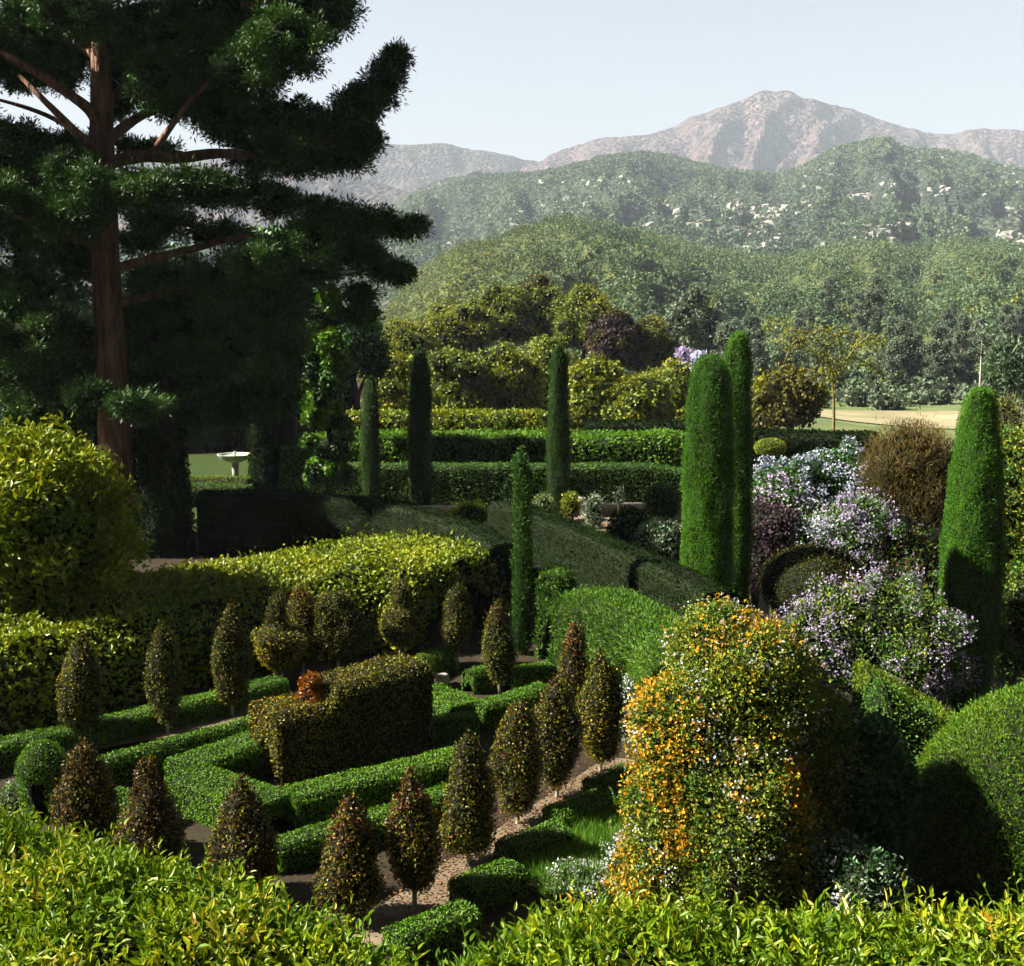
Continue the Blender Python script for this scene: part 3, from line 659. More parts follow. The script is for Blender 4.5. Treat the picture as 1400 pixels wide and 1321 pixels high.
box([(372, 1152), (468, 1124), (540, 1103), (625, 1074)], .45, 'box hedge in shade just behind the row of nearest copper trees', h=.36)
for pts_, lab_ in (([(538, 1276), (642, 1236)], 'path side box hedge piece nearest the leafy hedge tops'), ([(628, 1207), (704, 1178)], 'second path side box hedge piece, beside the midway copper tree'), ([(690, 1154), (768, 1127)], 'third path side box hedge piece, beside the bare stemmed copper tree'),
                  ([(755, 1107), (822, 1084)], 'fourth path side box hedge piece, shorter and striped by shadow'), ([(812, 1068), (862, 1047)], 'last path side box hedge piece touching the flower mound')):
    box(pts_, .46, lab_, h=.36)
box([(500, 911), (545, 899)], .4, 'tiny box hedge at the foot of the two tiered copper tree')
box([(578, 894), (615, 886)], .4, 'small box hedge behind the green ball')
box([(640, 918), (665, 911)], .35, 'smallest box hedge between two far copper trees')
box([(693, 918), (752, 908)], .55, 'box hedge at the foot of the thin dark cypress')
box([(150, 1082), (200, 1092)], .5, 'short box hedge seen between two near copper trees')

# tall copper hedge block with finial
t = thing('copper_hedge', (*G(430, 1060)[:2], 0), 'tall squared copper leaved hedge block with an orange tuft on top', 'hedge')
a = G(374, 1072); b2 = G(584, 1020)
def leafyc(mb, g, dens, mix=(0, 2), p2=.16, L=.036, W=.028, flip=1, depth=.05):
    leafy(mb, g, dens * (1 - p2), L, W, jit=.8, depth=depth, lmat=mix[0], bmat=1, inset=.03, flip=flip, up=.1, tfreq=1.0, tmix=.35)
    leafy(mb, g, dens * p2, L, W, jit=.8, depth=depth * 1.2, lmat=mix[1], bmat=1, body=False, flip=flip, up=.1)
mb = MB(); dirv = unit((b2 - a)[:2]); nrm = np.array((-dirv[1], dirv[0])); off = nrm * .3
la = a[:2] + off; lb = b2[:2] + off
g, e = hedge_grids([(*la, 1.1), (*(la + dirv * .5), 1.12), (*(la + dirv * .85), 1.1), (*(la + dirv * 1.05), 1.34), (*(lb - dirv * .4), 1.42), (*lb, 1.4)], 1.0, 1.1, .05, 2, ground_z, .18, .12)
for q in [g] + e: leafyc(mb, q, 1800)
mb.build('foliage', [M['copper'], M['copper_core'], M['maroon']], t)
fp = G(428, 945, 1.35); fg = revolve((la[0] + dirv[0] * .82, la[1] + dirv[1] * .82, 1.0), [(0, .2), (.15, .2), (.28, .12), (.4, .15), (.5, .02)], nu=18, amp=.05, freq=(6, 6, 6))
mb = MB(); leafy(mb, fg, 1500, .05, .04, lmat=0, bmat=1, depth=.06); mb.build('finial', [M['orangeleaf'], M['copper_core']], t)

# ------------------------------------------------------------------ copper topiary trees
SP_ = [(.0, .18), (.06, .55), (.2, .86), (.38, 1), (.55, .95), (.72, .74), (.86, .45), (.96, .16), (1, .02)]
CO_ = [(.0, .4), (.06, .82), (.2, 1), (.4, .93), (.6, .73), (.8, .45), (.93, .22), (1, .03)]
def copper_tree(px, yt, yb, w, label, prof=SP_, foot=.10, mar=.1, topmar=.0, name='copper_tree', dens=1900, parts=None):
    b = G(px, yb, .03); d = b[1]; top = P(px, yt, d)[2]; r = .5 * w / FPX * d; f = foot * top
    t = thing(name, b, label, 'topiary tree', 'copper leaved topiary trees')
    mb = MB(); tube(mb, [b - (0, 0, .1), b + (.01, 0, f), b + (0, 0, top * .55)], [.032, .028, .02], n=7); mb.build('trunk', M['palebark'], t)
    mb = MB(); hh = top - f
    g = revolve((b[0], b[1], b[2] + f), [(z * hh, q * r) for z, q in prof], nu=30, amp=.085 * (r / .3), freq=(3.2, 3.2, 2.6), lean=(RNG.normal() * .02, RNG.normal() * .02))
    leafyc(mb, g, dens, p2=mar, flip=1, depth=.06)
    # loose shoots out of the clipped outline
    n = 90; p, nr, _ = sample(g, n); leaf_quads(mb, p + nr * RNG.uniform(.02, .10, (n, 1)), nr + (0, 0, .6), randdir(n), .042, .028, 0, RNG.uniform(.3, 1, n))
    if topmar:
        gt = g[:, int(g.shape[1] * .62):]; leafy(mb, gt, 1100 * topmar, .042, .032, lmat=2, bmat=1, depth=.09, body=False)
    mb.build('crown', [M['copper'], M['copper_core'], M['maroon']], t)
    return t
copper_tree(112, 866, 1024, 62, 'tall copper spindle tree right behind the clipped green dome')
copper_tree(229, 853, 1005, 50, 'slim copper spindle tree alone on the long far hedge')
copper_tree(317, 823, 980, 52, 'copper spindle tree at the end of the thin box hedge beside the copper block', topmar=.3)
VASE = [(0, .12), (.08, .5), (.2, .78), (.36, .96), (.47, 1), (.53, .9), (.56, .52), (.62, .42), (.8, .34), (.95, .18), (1, .03)]
copper_tree(386, 812, 948, 78, 'wide vase shaped copper tree with a narrower tier on top', prof=VASE, foot=.2)
BUSHY = [(0, .3), (.1, .7), (.3, .95), (.5, 1), (.7, .85), (.85, .6), (.95, .4), (1, .05)]
copper_tree(462, 812, 925, 84, 'round loose copper bush in front of the leafy hedge', prof=BUSHY, foot=.2, mar=.1)
copper_tree(415, 800, 925, 52, 'dark copper tree tucked behind the vase shaped one', foot=.16, mar=.3)
TIER = [(0, .14), (.12, .6), (.25, .92), (.4, 1), (.52, .85), (.58, .5), (.63, .42), (.8, .4), (.92, .24), (1, .03)]
copper_tree(547, 792, 912, 54, 'two tiered copper tree, a ball with a column above', prof=TIER, foot=.22, mar=.08)
copper_tree(625, 800, 912, 42, 'small yellowish copper tree behind the green ball', foot=.18, mar=.08)
copper_tree(682, 822, 946, 44, 'copper spindle tree with pinkish tip beside the thin cypress', topmar=.5, foot=.1)
copper_tree(785, 853, 985, 44, 'maroon tipped copper tree closest to the green bank', topmar=1, mar=.5, foot=.12)
copper_tree(820, 886, 1060, 62, 'amber lit copper tree at the far end of the path row', mar=.15)
copper_tree(761, 925, 1092, 66, 'second copper tree of the path row counted from the flower mound', mar=.3)
copper_tree(707, 958, 1128, 68, 'third copper tree of the path row, with a bare pale stem', mar=.3)
copper_tree(640, 1000, 1184, 78, 'broad copper tree midway along the sandy path', prof=CO_, mar=.2)
copper_tree(566, 1050, 1248, 72, 'copper tree with maroon shoots standing clear on the sandy path', topmar=.9, mar=.35, foot=.14)
copper_tree(480, 1092, 1262, 92, 'stout cone shaped copper tree with a maroon tip near the leafy hedge', prof=CO_, topmar=.7, mar=.35, foot=.1)
copper_tree(331, 1060, 1226, 92, 'dark cone shaped copper tree before the short sunlit box hedge', prof=CO_, mar=.4, foot=.08)
copper_tree(208, 1040, 1190, 84, 'dark maroon cone shaped tree with white flowers at its foot', prof=CO_, mar=.5, topmar=.6, foot=.08)
copper_tree(120, 1016, 1165, 84, 'russet cone shaped tree touching the clipped green dome', prof=CO_, mar=.4, topmar=.6, foot=.08)

# clipped greens in the parterre
def ball(name, px, py, r_px, d, leaf, label, cat, L=.032, dens=2400, flat=1.0, z=None, stem=True):
    c = P(px, py, d); r = r_px / FPX * d; t = thing(name, (c[0], c[1], float(ground_z(c[0], d))), label, cat)
    mb = MB(); leafy(mb, blob(c, (r, r, r * flat), r * .07, 2.2 / r), dens, L, L * .7, lmat=0, bmat=1, depth=.03); mb.build('crown', [M[leaf], M['core']], t)
    if stem:
        mb = MB(); tube(mb, [(c[0], c[1], float(ground_z(c[0], d)) - .1), (c[0], c[1], c[2] * .5 if c[2] > .3 else c[2] - .1), tuple(c)], [.05, .04, .03], n=7); mb.build('trunk', M['bark'], t)
    return t
ball('box_ball', 578, 912, 18, G(578, 940)[1], 'limehedge', 'small clipped box ball at the corner of the copper block', 'topiary')
ball('mushroom_topiary', 1053, 612, 21, 45, 'yellow', 'small flat topped yellow green standard beside the lilac shrub', 'topiary', L=.06, dens=900, flat=.58)
# clipped arbour dome
b = G(62, 1118, 0); d = b[1]; r = 36 / FPX * d; top = P(62, 1012, d)[2]
t = thing('clipped_dome', b, 'clipped green dome with a dark hollow in its side beside the russet cone', 'topiary')
mb = MB()
g = revolve(b, [(top * .52, r * .88), (top * .6, r), (top * .75, r * .94), (top * .9, r * .62), (top * .98, r * .25), (top, .02)], nu=36, amp=.03)
leafy(mb, g, 2600, .03, .02, lmat=0, bmat=1, depth=.03)
g2 = revolve(b, [(0, r * .75), (top * .3, r * .8), (top * .55, r * .85)], nu=44, amp=.03)
u = np.linspace(0, 1, 44); sel = g2[(u > .82) | (u < .62)] if False else g2
ang = np.linspace(0, 2 * np.pi, 44); k0 = 34; k1 = 38      # hollow faces the camera, a little to the far flank
for lo, hi in ((0, 31), (35, 44)): leafy(mb, g2[lo:hi], 1500, .04, .025, lmat=0, bmat=1, depth=.1)
mb.build('crown', [M['box'], M['core']], t)

# ------------------------------------------------------------------ the long leafy hedge and the walls of clipped green
hedge('leafy_hedge', [(*G(-140, 872, 1.5)[:2], 1.5), (*G(40, 842, 1.5)[:2], 1.5), (*G(200, 810, 1.5)[:2], 1.5), (*G(330, 788, 1.5)[:2], 1.5), (*G(430, 772, 1.55)[:2], 1.6), (*G(540, 758, 1.6)[:2], 1.75), (*G(632, 772, 1.6)[:2], 1.6)], 4.0, 1.5,
      'long broad yellow green leafy hedge shading the far copper trees', 'yellow', dens=520, L=.11, W=.062, depth=.22, amp=.24, freq=.9, rnd=.5, shoot=.25, step=.3, tfreq=.5)
hedge('shade_dark_hedge', [(-9.2, 36.2, 1.85), (-6, 35.8, 1.85), (-3.7, 34.6, 1.8), (-2.2, 32.4, 1.85), (-.9, 29.6, 1.9), (-.15, 27.4, 1.9)], .85, 1.85, 'dark clipped hedge curving down from the pine towards the thin cypress', 'boxdark', jit=.45, dens=620, L=.05, W=.035, depth=.06, amp=.06, rnd=.15, step=.3)  # shade on both dark hedges comes partly from their leaf colour
hedge('shade_dark_hedge', [(-.35, 33.6, 1.95), (.25, 32.6, 1.95), (1.3, 29.6, 2.0), (2.4, 26.6, 2.0), (3.3, 24.2, 1.95), (3.9, 22.5, 1.9)], .85, 1.95, 'dark clipped hedge running from the thin cypress to the big cypress pair', 'boxdark', jit=.45, dens=620, L=.05, W=.035, depth=.06, amp=.06, rnd=.15, step=.3)
# light green bank hedge with end pier
hedge('bank_hedge', [(*G(782, 815, 1.5)[:2], 1.55), (*G(840, 822, 1.65)[:2], 1.75), (*G(880, 842, 1.7)[:2], 1.8), (*G(915, 868, 1.7)[:2], 1.8), (*G(930, 920, 1.6)[:2], 1.7)], 1.1, 1.6, 'sunlit soft green clipped hedge bank beside the flower mound', 'bank', dens=1300, L=.085, W=.022, depth=.12, amp=.1, freq=1.4, rnd=.25, jit=.9, up=.5, shoot=.12)
hedge('bank_hedge', [(*G(752, 905)[:2], 1.75), (*(G(752, 905)[:2] + (.28, .55)), 1.8)], .55, 1.7, 'narrow sunlit green hedge pier beside the thin cypress', 'bank', dens=1500, L=.085, W=.022, depth=.12, amp=.1, freq=1.8, rnd=.15, jit=.9, up=.5, shoot=.12)

TG = 'tiered hedges at the end of the garden'
hedge('terrace_hedge', [(-7.3, 45.4), (6.9, 45.4)], 1.1, 1.5, 'lowest clipped green hedge of the tiers, with a flat lit top', 'mid', TG, jit=.35, dens=330, L=.07, W=.05, depth=.05, amp=.04, rnd=.12, step=.35)
mbx = hedge('terrace_hedge', [(-8.0, 52.2), (-7.0, 51.8), (8.2, 51.8)], 3.2, 1.98, 'tall glossy green middle hedge of the tiers', 'greenhedge', TG, dens=190, L=.13, W=.09, depth=.16, amp=.14, freq=1.1, rnd=.3, shoot=.15, step=.4)
hedge('terrace_hedge', [(-8.5, 60.5), (1.6, 60.5)], 2.2, 2.2, 'yellowish loose topmost hedge behind the two narrow cypresses', 'yellow', TG, dens=150, L=.16, W=.12, depth=.25, amp=.2, freq=1, rnd=.4, shoot=.2, step=.4)
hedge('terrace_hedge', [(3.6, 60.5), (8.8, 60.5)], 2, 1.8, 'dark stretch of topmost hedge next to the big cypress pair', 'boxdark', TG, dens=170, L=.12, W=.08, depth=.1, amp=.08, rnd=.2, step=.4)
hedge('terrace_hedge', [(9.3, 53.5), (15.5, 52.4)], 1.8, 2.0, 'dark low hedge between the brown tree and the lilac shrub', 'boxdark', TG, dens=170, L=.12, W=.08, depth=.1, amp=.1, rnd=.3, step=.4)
hedge('hedge_pier', [(-8.9, 47.8), (-7.6, 47.8)], 1.4, 1.9, 'squared pale green hedge pier at the end of the tiers by the dark trunk', 'greenhedge', dens=330, L=.07, W=.05, depth=.05, amp=.03, rnd=.1)

# fringes along clipped tops that catch the sun
def bush(name, px, py, d, rx_px, rz_px, mats, label, cat='shrub', ry=None, dens=700, L=.08, W=.05, depth=.15, amp=.12, jit=.9, blossom=None, bl=0, bthr=.0, bL=.07, bfreq=1.2, lance=False, shoot=.15, core='core', up=.3, clump=0, irr=2.3, tfreq=1.0, freq=None):
    c = P(px, py, d); s = d / FPX; rx, rz = rx_px * s, rz_px * s
    gz = float(ground_z(c[0], d)); t = thing(name, (c[0], d, gz), label, cat)
    rz2 = rz; ry = ry or rx
    mb = MB(); g = blob(c, (rx, ry, rz2), amp * rx * irr, (freq or 1.6) / rx, 44, 26, bot=-.9)
    ml = mats if isinstance(mats, list) else [mats]
    for k in range(len(ml)): leafy(mb, g, dens / len(ml), L, W, jit=jit, depth=depth, lmat=k, bmat=len(ml), body=(k == 0), shoot=shoot, lance=lance, inset=depth * .4, up=up, tfreq=tfreq)
    if clump:
        p, nr, _ = sample(g, clump); cr = rx * RNG.uniform(.1, .26, clump)
        cpos = p + nr * cr[:, None] * .8
        clouds(mb, cpos, cr, int(110), L, W, 0, lance=lance, shell=.55)
    mb.build('foliage', [M[m_] for m_ in ml] + [M[core]], t)
    if c[2] - rz > gz + .15:
        mb = MB()
        for k in range(4): tube(mb, [(c[0] + RNG.normal() * .08, d + RNG.normal() * .08, gz - .1), (c[0] + RNG.normal() * rx * .2, d, (gz + c[2]) / 2), (c[0] + RNG.normal() * rx * .35, d + RNG.normal() * ry * .3, c[2])], [.05, .04, .02], n=6)
        mb.build('stem', M['bark'], t)
    if blossom:
        mb = MB(); p, nr, _ = sample(g, bl); f = fbm(p * bfreq + 11, 3) + .5 * fbm(p * bfreq * 3.5, 2); k = f > bthr; p, nr = p[k], nr[k]; n = len(p)
        p = p + nr * (RNG.random((n, 1)) * depth * 1.1)
        if clump:
            kk = RNG.integers(0, clump, n // 2); dd = randdir(n // 2); nr[:n // 2] = dd
            p[:n // 2] = cpos[kk] + dd * (cr[kk] * RNG.uniform(.8, 1.15, n // 2))[:, None]
            kp = fbm(p * bfreq * 2 + 4, 2) > bthr - .25; p, nr = p[kp], nr[kp]; n = len(p)
        sz = RNG.uniform(.6, 1.3, n)
        leaf_quads(mb, p, randdir(n) + .5 * nr, nr + .7 * randdir(n), bL * sz, bL * .8 * sz, 0, tones(p, 1, .3))
        tag(mb.build('blossoms', M[blossom], t), kind='stuff')
    return t

# left shrub with big rosettes
t = bush('rhododendron', 32, 738, 24, 126, 136, ['yellow'], 'large yellow green shrub with leaf rosettes in front of the pine', dens=420, L=.17, W=.075, depth=.4, amp=.12, irr=1.2, shoot=.3, clump=110, tfreq=.7, freq=2.4)

# ------------------------------------------------------------------ cypresses
def cypress(px, yt, yb, w, d, label, leaf='cypress', prof=None, dens=1500, L=.055, W=.018, amp=.06, base=None, rough=.03):
    b = P(px, yb, d); gz = float(ground_z(b[0], d)); b[2] = gz; top = P(px, yt, d)[2] - gz; r = .5 * w / FPX * d
    t = thing('cypress', b, label, 'cypress', 'clipped columnar cypresses')
    prof = prof or [(0, .9), (.06, .98), (.3, 1), (.6, .93), (.82, .83), (.92, .72), (.97, .55), (.99, .36), (1, .02)]
    g = revolve(b, [(z * top, q * r) for z, q in prof], nu=48, amp=amp, freq=(3.5, 3.5, .45))
    g = g + unit(np.stack([g[..., 0] - b[0], g[..., 1] - b[1], g[..., 2] * 0 + .001], -1)) * (.05 * vnoise(g * np.array((6, 6, 2.0))))[..., None]
    mb = MB(); leafy(mb, g, dens, L, W, jit=.5, depth=.07, lmat=0, bmat=1, up=.9, inset=.04, tfreq=np.array((2.6, 2.6, .4)), tmix=.6, shoot=rough)
    mb.build('crown', [M[leaf], M['core']], t)
    mb = MB(); tube(mb, [b - (0, 0, .2), b + (0, 0, .4), b + (0, 0, top * .6)], [.12, .11, .05], n=8); mb.build('trunk', M['bark'], t)
    return t, b, top
cypress(963, 486, 905, 72, 26, 'thick bright clipped cypress rising straight from the flower mound', dens=2300)
cypress(1000, 453, 880, 46, 28.2, 'taller slimmer clipped cypress just behind the thick one of the pair', dens=1900)
rc, rb, rt = cypress(1318, 530, 985, 82, 26.85, 'clipped cypress standing apart beyond the wisteria, with a shadow on its base', dens=2300, prof=[(0, .3), (.05, .58), (.14, .8), (.3, .95), (.5, 1), (.66, .92), (.8, .78), (.9, .64), (.96, .5), (.99, .33), (1, .02)])
mb = MB(); lp = [P(1339, 545, rb[1]), P(1341, 505, rb[1]), P(1343, 462, rb[1])]; tube(mb, lp, [.03, .025, .012], n=6)
tt = RNG.random((90, 1)); pp = lp[1] * (1 - tt) + lp[2] * tt + RNG.normal(size=(90, 3)) * .07 + (0, 0, .2); leaf_quads(mb, pp, randdir(90) + (0, 0, 1), randdir(90), .12, .035, 1)
mb.build('leader_shoot', [M['palebark'], M['gum']], rc)
N_ = [(0, .7), (.1, .95), (.4, 1), (.7, .9), (.88, .72), (.96, .45), (1, .03)]
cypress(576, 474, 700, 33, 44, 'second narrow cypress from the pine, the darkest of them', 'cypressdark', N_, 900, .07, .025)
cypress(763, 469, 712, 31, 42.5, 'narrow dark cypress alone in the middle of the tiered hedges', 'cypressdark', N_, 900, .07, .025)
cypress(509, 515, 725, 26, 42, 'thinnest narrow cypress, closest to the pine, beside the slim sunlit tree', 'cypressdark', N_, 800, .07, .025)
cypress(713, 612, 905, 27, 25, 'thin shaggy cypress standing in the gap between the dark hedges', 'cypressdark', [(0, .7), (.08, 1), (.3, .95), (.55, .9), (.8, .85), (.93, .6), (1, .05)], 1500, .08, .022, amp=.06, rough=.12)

# ------------------------------------------------------------------ middle distance: stonework and small plants
def stone_wall(x0, x1, y, h, label):
    t = thing('low_wall', ((x0 + x1) / 2, y, 0), label, 'wall')
    def bxm(mb, a, b, c0):
        v = np.array([(x, yy, z) for x in (a[0], b[0]) for yy in (a[1], b[1]) for z in (a[2], b[2])], float)
        mb.add(v, [(0, 1, 3, 2), (4, 6, 7, 5), (0, 4, 5, 1), (2, 3, 7, 6), (0, 2, 6, 4), (1, 5, 7, 3)])
    mb = MB(); bxm(mb, (x0, y - .15, -.2), (x1, y + .15, h - .1), 0); mb.build('wall_body', M['stone'], t)
    mb = MB(); bxm(mb, (x0 - .05, y - .22, h - .1), (x1 + .05, y + .22, h), 0); mb.build('coping', M['stone'], t)
stone_wall(-3.2, -1.5, 42.6, .38, 'low pale stone wall showing past the second narrow cypress')
stone_wall(2.2, 6.6, 42.9, .42, 'low pale stone wall behind the silvery shrubs')
# small white ornament on a pedestal
b = P(795, 700, 42.2); b[2] = 0; hh = P(795, 679, 42.2)[2]
t = thing('garden_ornament', b, 'small white stone ornament beside the middle narrow cypress', 'ornament')
mb = MB(); mb.add(revolve(b, [(0, .12), (.1, .12), (.12, .07), (hh * .55, .05), (hh * .7, .06)], nu=16, amp=0), gridquads(16, 25), 0, .5, True); mb.build('pedestal', M['stone'], t)
mb = MB(); mb.add(revolve(b + (0, 0, hh * .7), [(0, .06), (.04, .15), (.12, .18), (.2, .13), (.24, .05), (.25, .01)], nu=16, amp=0, lean=(-.3, 0)), gridquads(16, 30), 0, .5, True); mb.build('urn', M['stone'], t)
# fountain bowl
b = P(322, 650, 48.2); b[2] = 0; rim = P(322, 621, 48.2)[2]
t = thing('stone_basin', b, 'round pale stone basin on a pedestal in the shady lawn', 'fountain')
mb = MB(); g = revolve(b + (0, 0, rim - .34), [(0, .12), (.05, .3), (.16, .56), (.28, .66), (.34, .7), (.34, .64), (.27, .58), (.2, .3), (.18, .02)], nu=40, amp=0); mb.add(g, gridquads(*g.shape[:2]), 0, .5, True); mb.build('bowl', M['mossstone'], t)
mb = MB(); g = revolve(b, [(0, .36), (.1, .36), (.12, .2), (rim * .4, .12), (rim - .34, .14)], nu=24, amp=0); mb.add(g, gridquads(*g.shape[:2]), 0, .5, True); mb.build('pedestal', M['stone'], t)
mb = MB(); tube(mb, [b + (0, 0, rim - .16), b + (0, 0, rim), b + (0, 0, rim + .12)], [.07, .05, .06], n=10); mb.build('spout', M['mossstone'], t)
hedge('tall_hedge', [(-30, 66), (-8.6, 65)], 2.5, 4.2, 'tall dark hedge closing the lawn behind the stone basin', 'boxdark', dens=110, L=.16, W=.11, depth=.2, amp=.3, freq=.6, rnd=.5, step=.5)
hedge('low_hedge', [(-13.5, 44.5), (-11.4, 45.0), (-9.6, 44.6)], 1.0, .8, 'low clipped hedge in dappled shade before the stone basin', 'mid', dens=330, L=.07, W=.05, depth=.05, amp=.06, rnd=.2)
hedge('low_hedge', [(-13.6, 46.8), (-10.0, 46.6)], .9, .85, 'low lit hedge right under the stone basin', 'limehedge', dens=330, L=.07, W=.05, depth=.05, amp=.06, rnd=.2)
bush('shrub', 642, 706, 40, 26, 18, 'limehedge', 'bright rounded shrub between the two dark hedges', dens=420, L=.08, W=.06)
bush('shrub', 742, 695, 41, 16, 17, ['limehedge', 'silver'], 'small lime shrub at the foot of the middle cypress', dens=420, L=.08, W=.06)
bush('silver_shrub', 812, 703, 40, 13, 26, 'silver', 'upright silvery shrub before the low stone wall', dens=420, L=.08, W=.04, up=.8)
bush('silver_shrub', 846, 680, 42.2, 6, 12, 'silver', 'tiny silvery plant poking above the low stone wall', dens=500, L=.08, W=.04, up=.8)
bush('shrub', 905, 690, 40, 22, 26, ['ivy', 'mid'], 'green shrub against the big cypress pair', dens=420, L=.09, W=.06)
bush('shrub', 862, 722, 37, 30, 26, ['mid', 'boxdark'], 'olive shrub below the silvery ones', dens=420, L=.09, W=.06)
bush('shrub', 905, 742, 35, 34, 34, ['ivy', 'silver'], 'dark shrub with greyish leaves above the long dark hedge', dens=380, L=.09, W=.05)
bush('shrub', 780, 690, 41.5, 12, 16, 'yellow', 'little yellowish shrub under the white ornament', dens=420, L=.1, W=.05)

# ------------------------------------------------------------------ the flowering side
bush('lilac_shrub', 1120, 674, 32.4, 70, 50, ['ivy', 'mid'], 'broad shrub massed with pale blue lilac flowers', dens=380, L=.09, W=.06, depth=.3, amp=.2, blossom='lilac', bl=26000, bthr=-.06, bL=.07, bfreq=1.1, clump=30)
bush('lilac_shrub', 1062, 690, 31.6, 40, 40, ['mid', 'ivy'], 'green shrub flecked with lilac beside the big cypress pair', dens=380, L=.09, W=.06, depth=.3, amp=.2, blossom='wisteria', bl=2200, bthr=.1, bL=.09)
bush('plum_shrub', 1042, 745, 30.6, 46, 62, ['purple'], 'dusky purple shrub in the shade of the cypress pair', dens=420, L=.08, W=.06, depth=.2, amp=.18)
bush('russet_shrub', 1246, 672, 31.5, 62, 90, ['russet', 'russet', 'oakbrown'], 'tall russet twiggy shrub next to the lone cypress', dens=900, L=.13, W=.02, depth=.4, amp=.2, up=1.0, shoot=.5, clump=20)
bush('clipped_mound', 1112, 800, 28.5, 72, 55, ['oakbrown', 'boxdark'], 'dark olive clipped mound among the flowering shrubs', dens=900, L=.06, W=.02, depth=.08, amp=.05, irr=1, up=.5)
bush('lilac_shrub', 1175, 745, 30.2, 66, 52, ['mid', 'silver'], 'greyish flowering shrub below the russet one', dens=420, L=.08, W=.05, depth=.3, amp=.22, blossom='wisteria', bl=12000, bthr=-.1, bL=.065, bfreq=1.6, clump=20)
bush('wisteria', 1195, 884, 25.5, 98, 66, ['mid', 'oak'], 'big wisteria bush hung with lilac flower clusters', dens=480, L=.08, W=.045, depth=.35, amp=.22, blossom='wisteria', bl=40000, bthr=.1, bL=.05, bfreq=1.25, clump=36)
bush('wisteria', 1240, 780, 28.5, 50, 62, ['mid', 'russet'], 'loose wisteria climbing towards the russet shrub', dens=480, L=.08, W=.04, depth=.35, amp=.22, blossom='wisteria', bl=9000, bthr=.08, bL=.055, bfreq=1.9, clump=16)
bush('shrub', 1400, 720, 31, 52, 140, ['mid', 'oakyellow'], 'tall olive green shrub beyond the lone cypress', dens=420, L=.1, W=.06, depth=.3, amp=.2, clump=40)
bush('shrub', 1372, 620, 38, 30, 70, ['russet', 'gum', 'oakyellow'], 'straggly reddish and grey shrub behind the lone cypress', dens=600, L=.12, W=.03, depth=.4, amp=.2, up=.8)
bush('shrub', 1395, 860, 28, 50, 70, ['mid', 'oak'], 'green shrub at the foot of the lone cypress', dens=420, L=.09, W=.05, depth=.25, amp=.2, clump=20)
bush('round_tree', 1392, 505, 95, 34, 34, ['gum', 'darktree'], 'blue green round tree beyond the lone cypress', 'tree', dens=90, L=.5, W=.2, depth=.8, amp=.2)

bush('lilac_shrub', 1120, 742, 31.0, 60, 44, ['silver', 'mid'], 'pale greyish flowering shrub between the plum shrub and the lilac one', dens=420, L=.08, W=.05, depth=.3, amp=.22, blossom='lilac', bl=7000, bthr=-.1, bL=.06, bfreq=1.6, clump=20)
bush('wisteria', 1110, 868, 25.0, 40, 38, ['oak', 'mid'], 'smaller wisteria clump next to the flower mound top', dens=480, L=.08, W=.045, depth=.35, amp=.22, blossom='wisteria', bl=7000, bthr=.05, bL=.05, bfreq=1.9, clump=16)
bush('wisteria', 1262, 905, 25.2, 40, 60, ['mid', 'ivy'], 'wisteria trailing at the foot of the lone cypress', dens=480, L=.08, W=.045, depth=.35, amp=.22, blossom='wisteria', bl=5000, bthr=.1, bL=.05, bfreq=1.9, clump=16)
# ground cover bank and gravel behind the mound
def mat_patch(name, pts, h, label, leaf, **k): return hedge(name, pts, h=h, label=label, leaf=leaf, **k)
def gpt(px, py):   # point of the sloping ground seen at a pixel
    for d in np.arange(8, 60, .05):
        p = P(px, py, d)
        if p[2] <= ground_z(p[0], d): return p
    return p
a, b2 = P(1188, 975, 22.4), P(1300, 975, 22.4)
hedge('ground_cover', [tuple(a[:2]), tuple(b2[:2])], 2.2, 1.5, 'bright green clipped hedge patch under the wisteria', 'limehedge', cat='hedge', dens=900, L=.06, W=.03, depth=.08, amp=.12, freq=1.4, rnd=.3)
a, b2 = P(1195, 1060, 18.5), P(1275, 1050, 18.5)
hedge('ground_cover', [tuple(a[:2]), tuple(b2[:2])], 1.3, 1.75, 'low olive green plants beside the big clipped bush', 'mid', cat='ground cover', dens=900, L=.06, W=.03, depth=.12, amp=.16, freq=1.6, rnd=.35, shoot=.15)

# the great flower mound
c = np.array((2.78, 14.7, 1.0)); t = thing('flower_mound', (c[0], c[1], float(ground_z(c[0], c[1]))), 'huge mound of climbing plants with orange and white blossom', 'flowering shrub')
lumps = [(2.78, 14.7, 1.0, 1.0, 2.1), (2.15, 14.2, 1.95, .62, .8), (2.95, 14.5, 2.45, .72, .75), (3.42, 14.6, 1.6, .62, .85), (1.98, 14.1, .85, .6, .9), (2.65, 13.9, 1.2, .8, .8), (3.3, 14.0, .45, .7, .8), (1.82, 14.15, .05, .62, .75), (2.6, 13.9, .15, .75, .7), (2.5, 14.9, 2.85, .55, .55), (3.55, 14.3, .9, .5, .6), (3.78, 14.6, 1.55, .5, .75), (3.82, 14.45, .4, .55, .8)]
grids = [blob((x, y, z), (r, r * .95, h), .30 * r, 1.9 / r, 40, 26, bot=-.8) for x, y, z, r, h in lumps]
mb = MB()
for g_ in grids:
    for k, dn in enumerate((850, 700, 900)): leafy(mb, g_, dn, .05, .03, jit=.9, depth=.2, lmat=k, bmat=3, body=(k == 0), shoot=.3, inset=.06, tfreq=1.3)
    for k in range(3): q, nr, _ = sample(g_, 9); clouds(mb, q, RNG.uniform(.1, .25, 9), 150, .05, .03, k, shell=.45)
mb.build('foliage', [M['mid'], M['oak'], M['oakyellow'], M['core']], t)
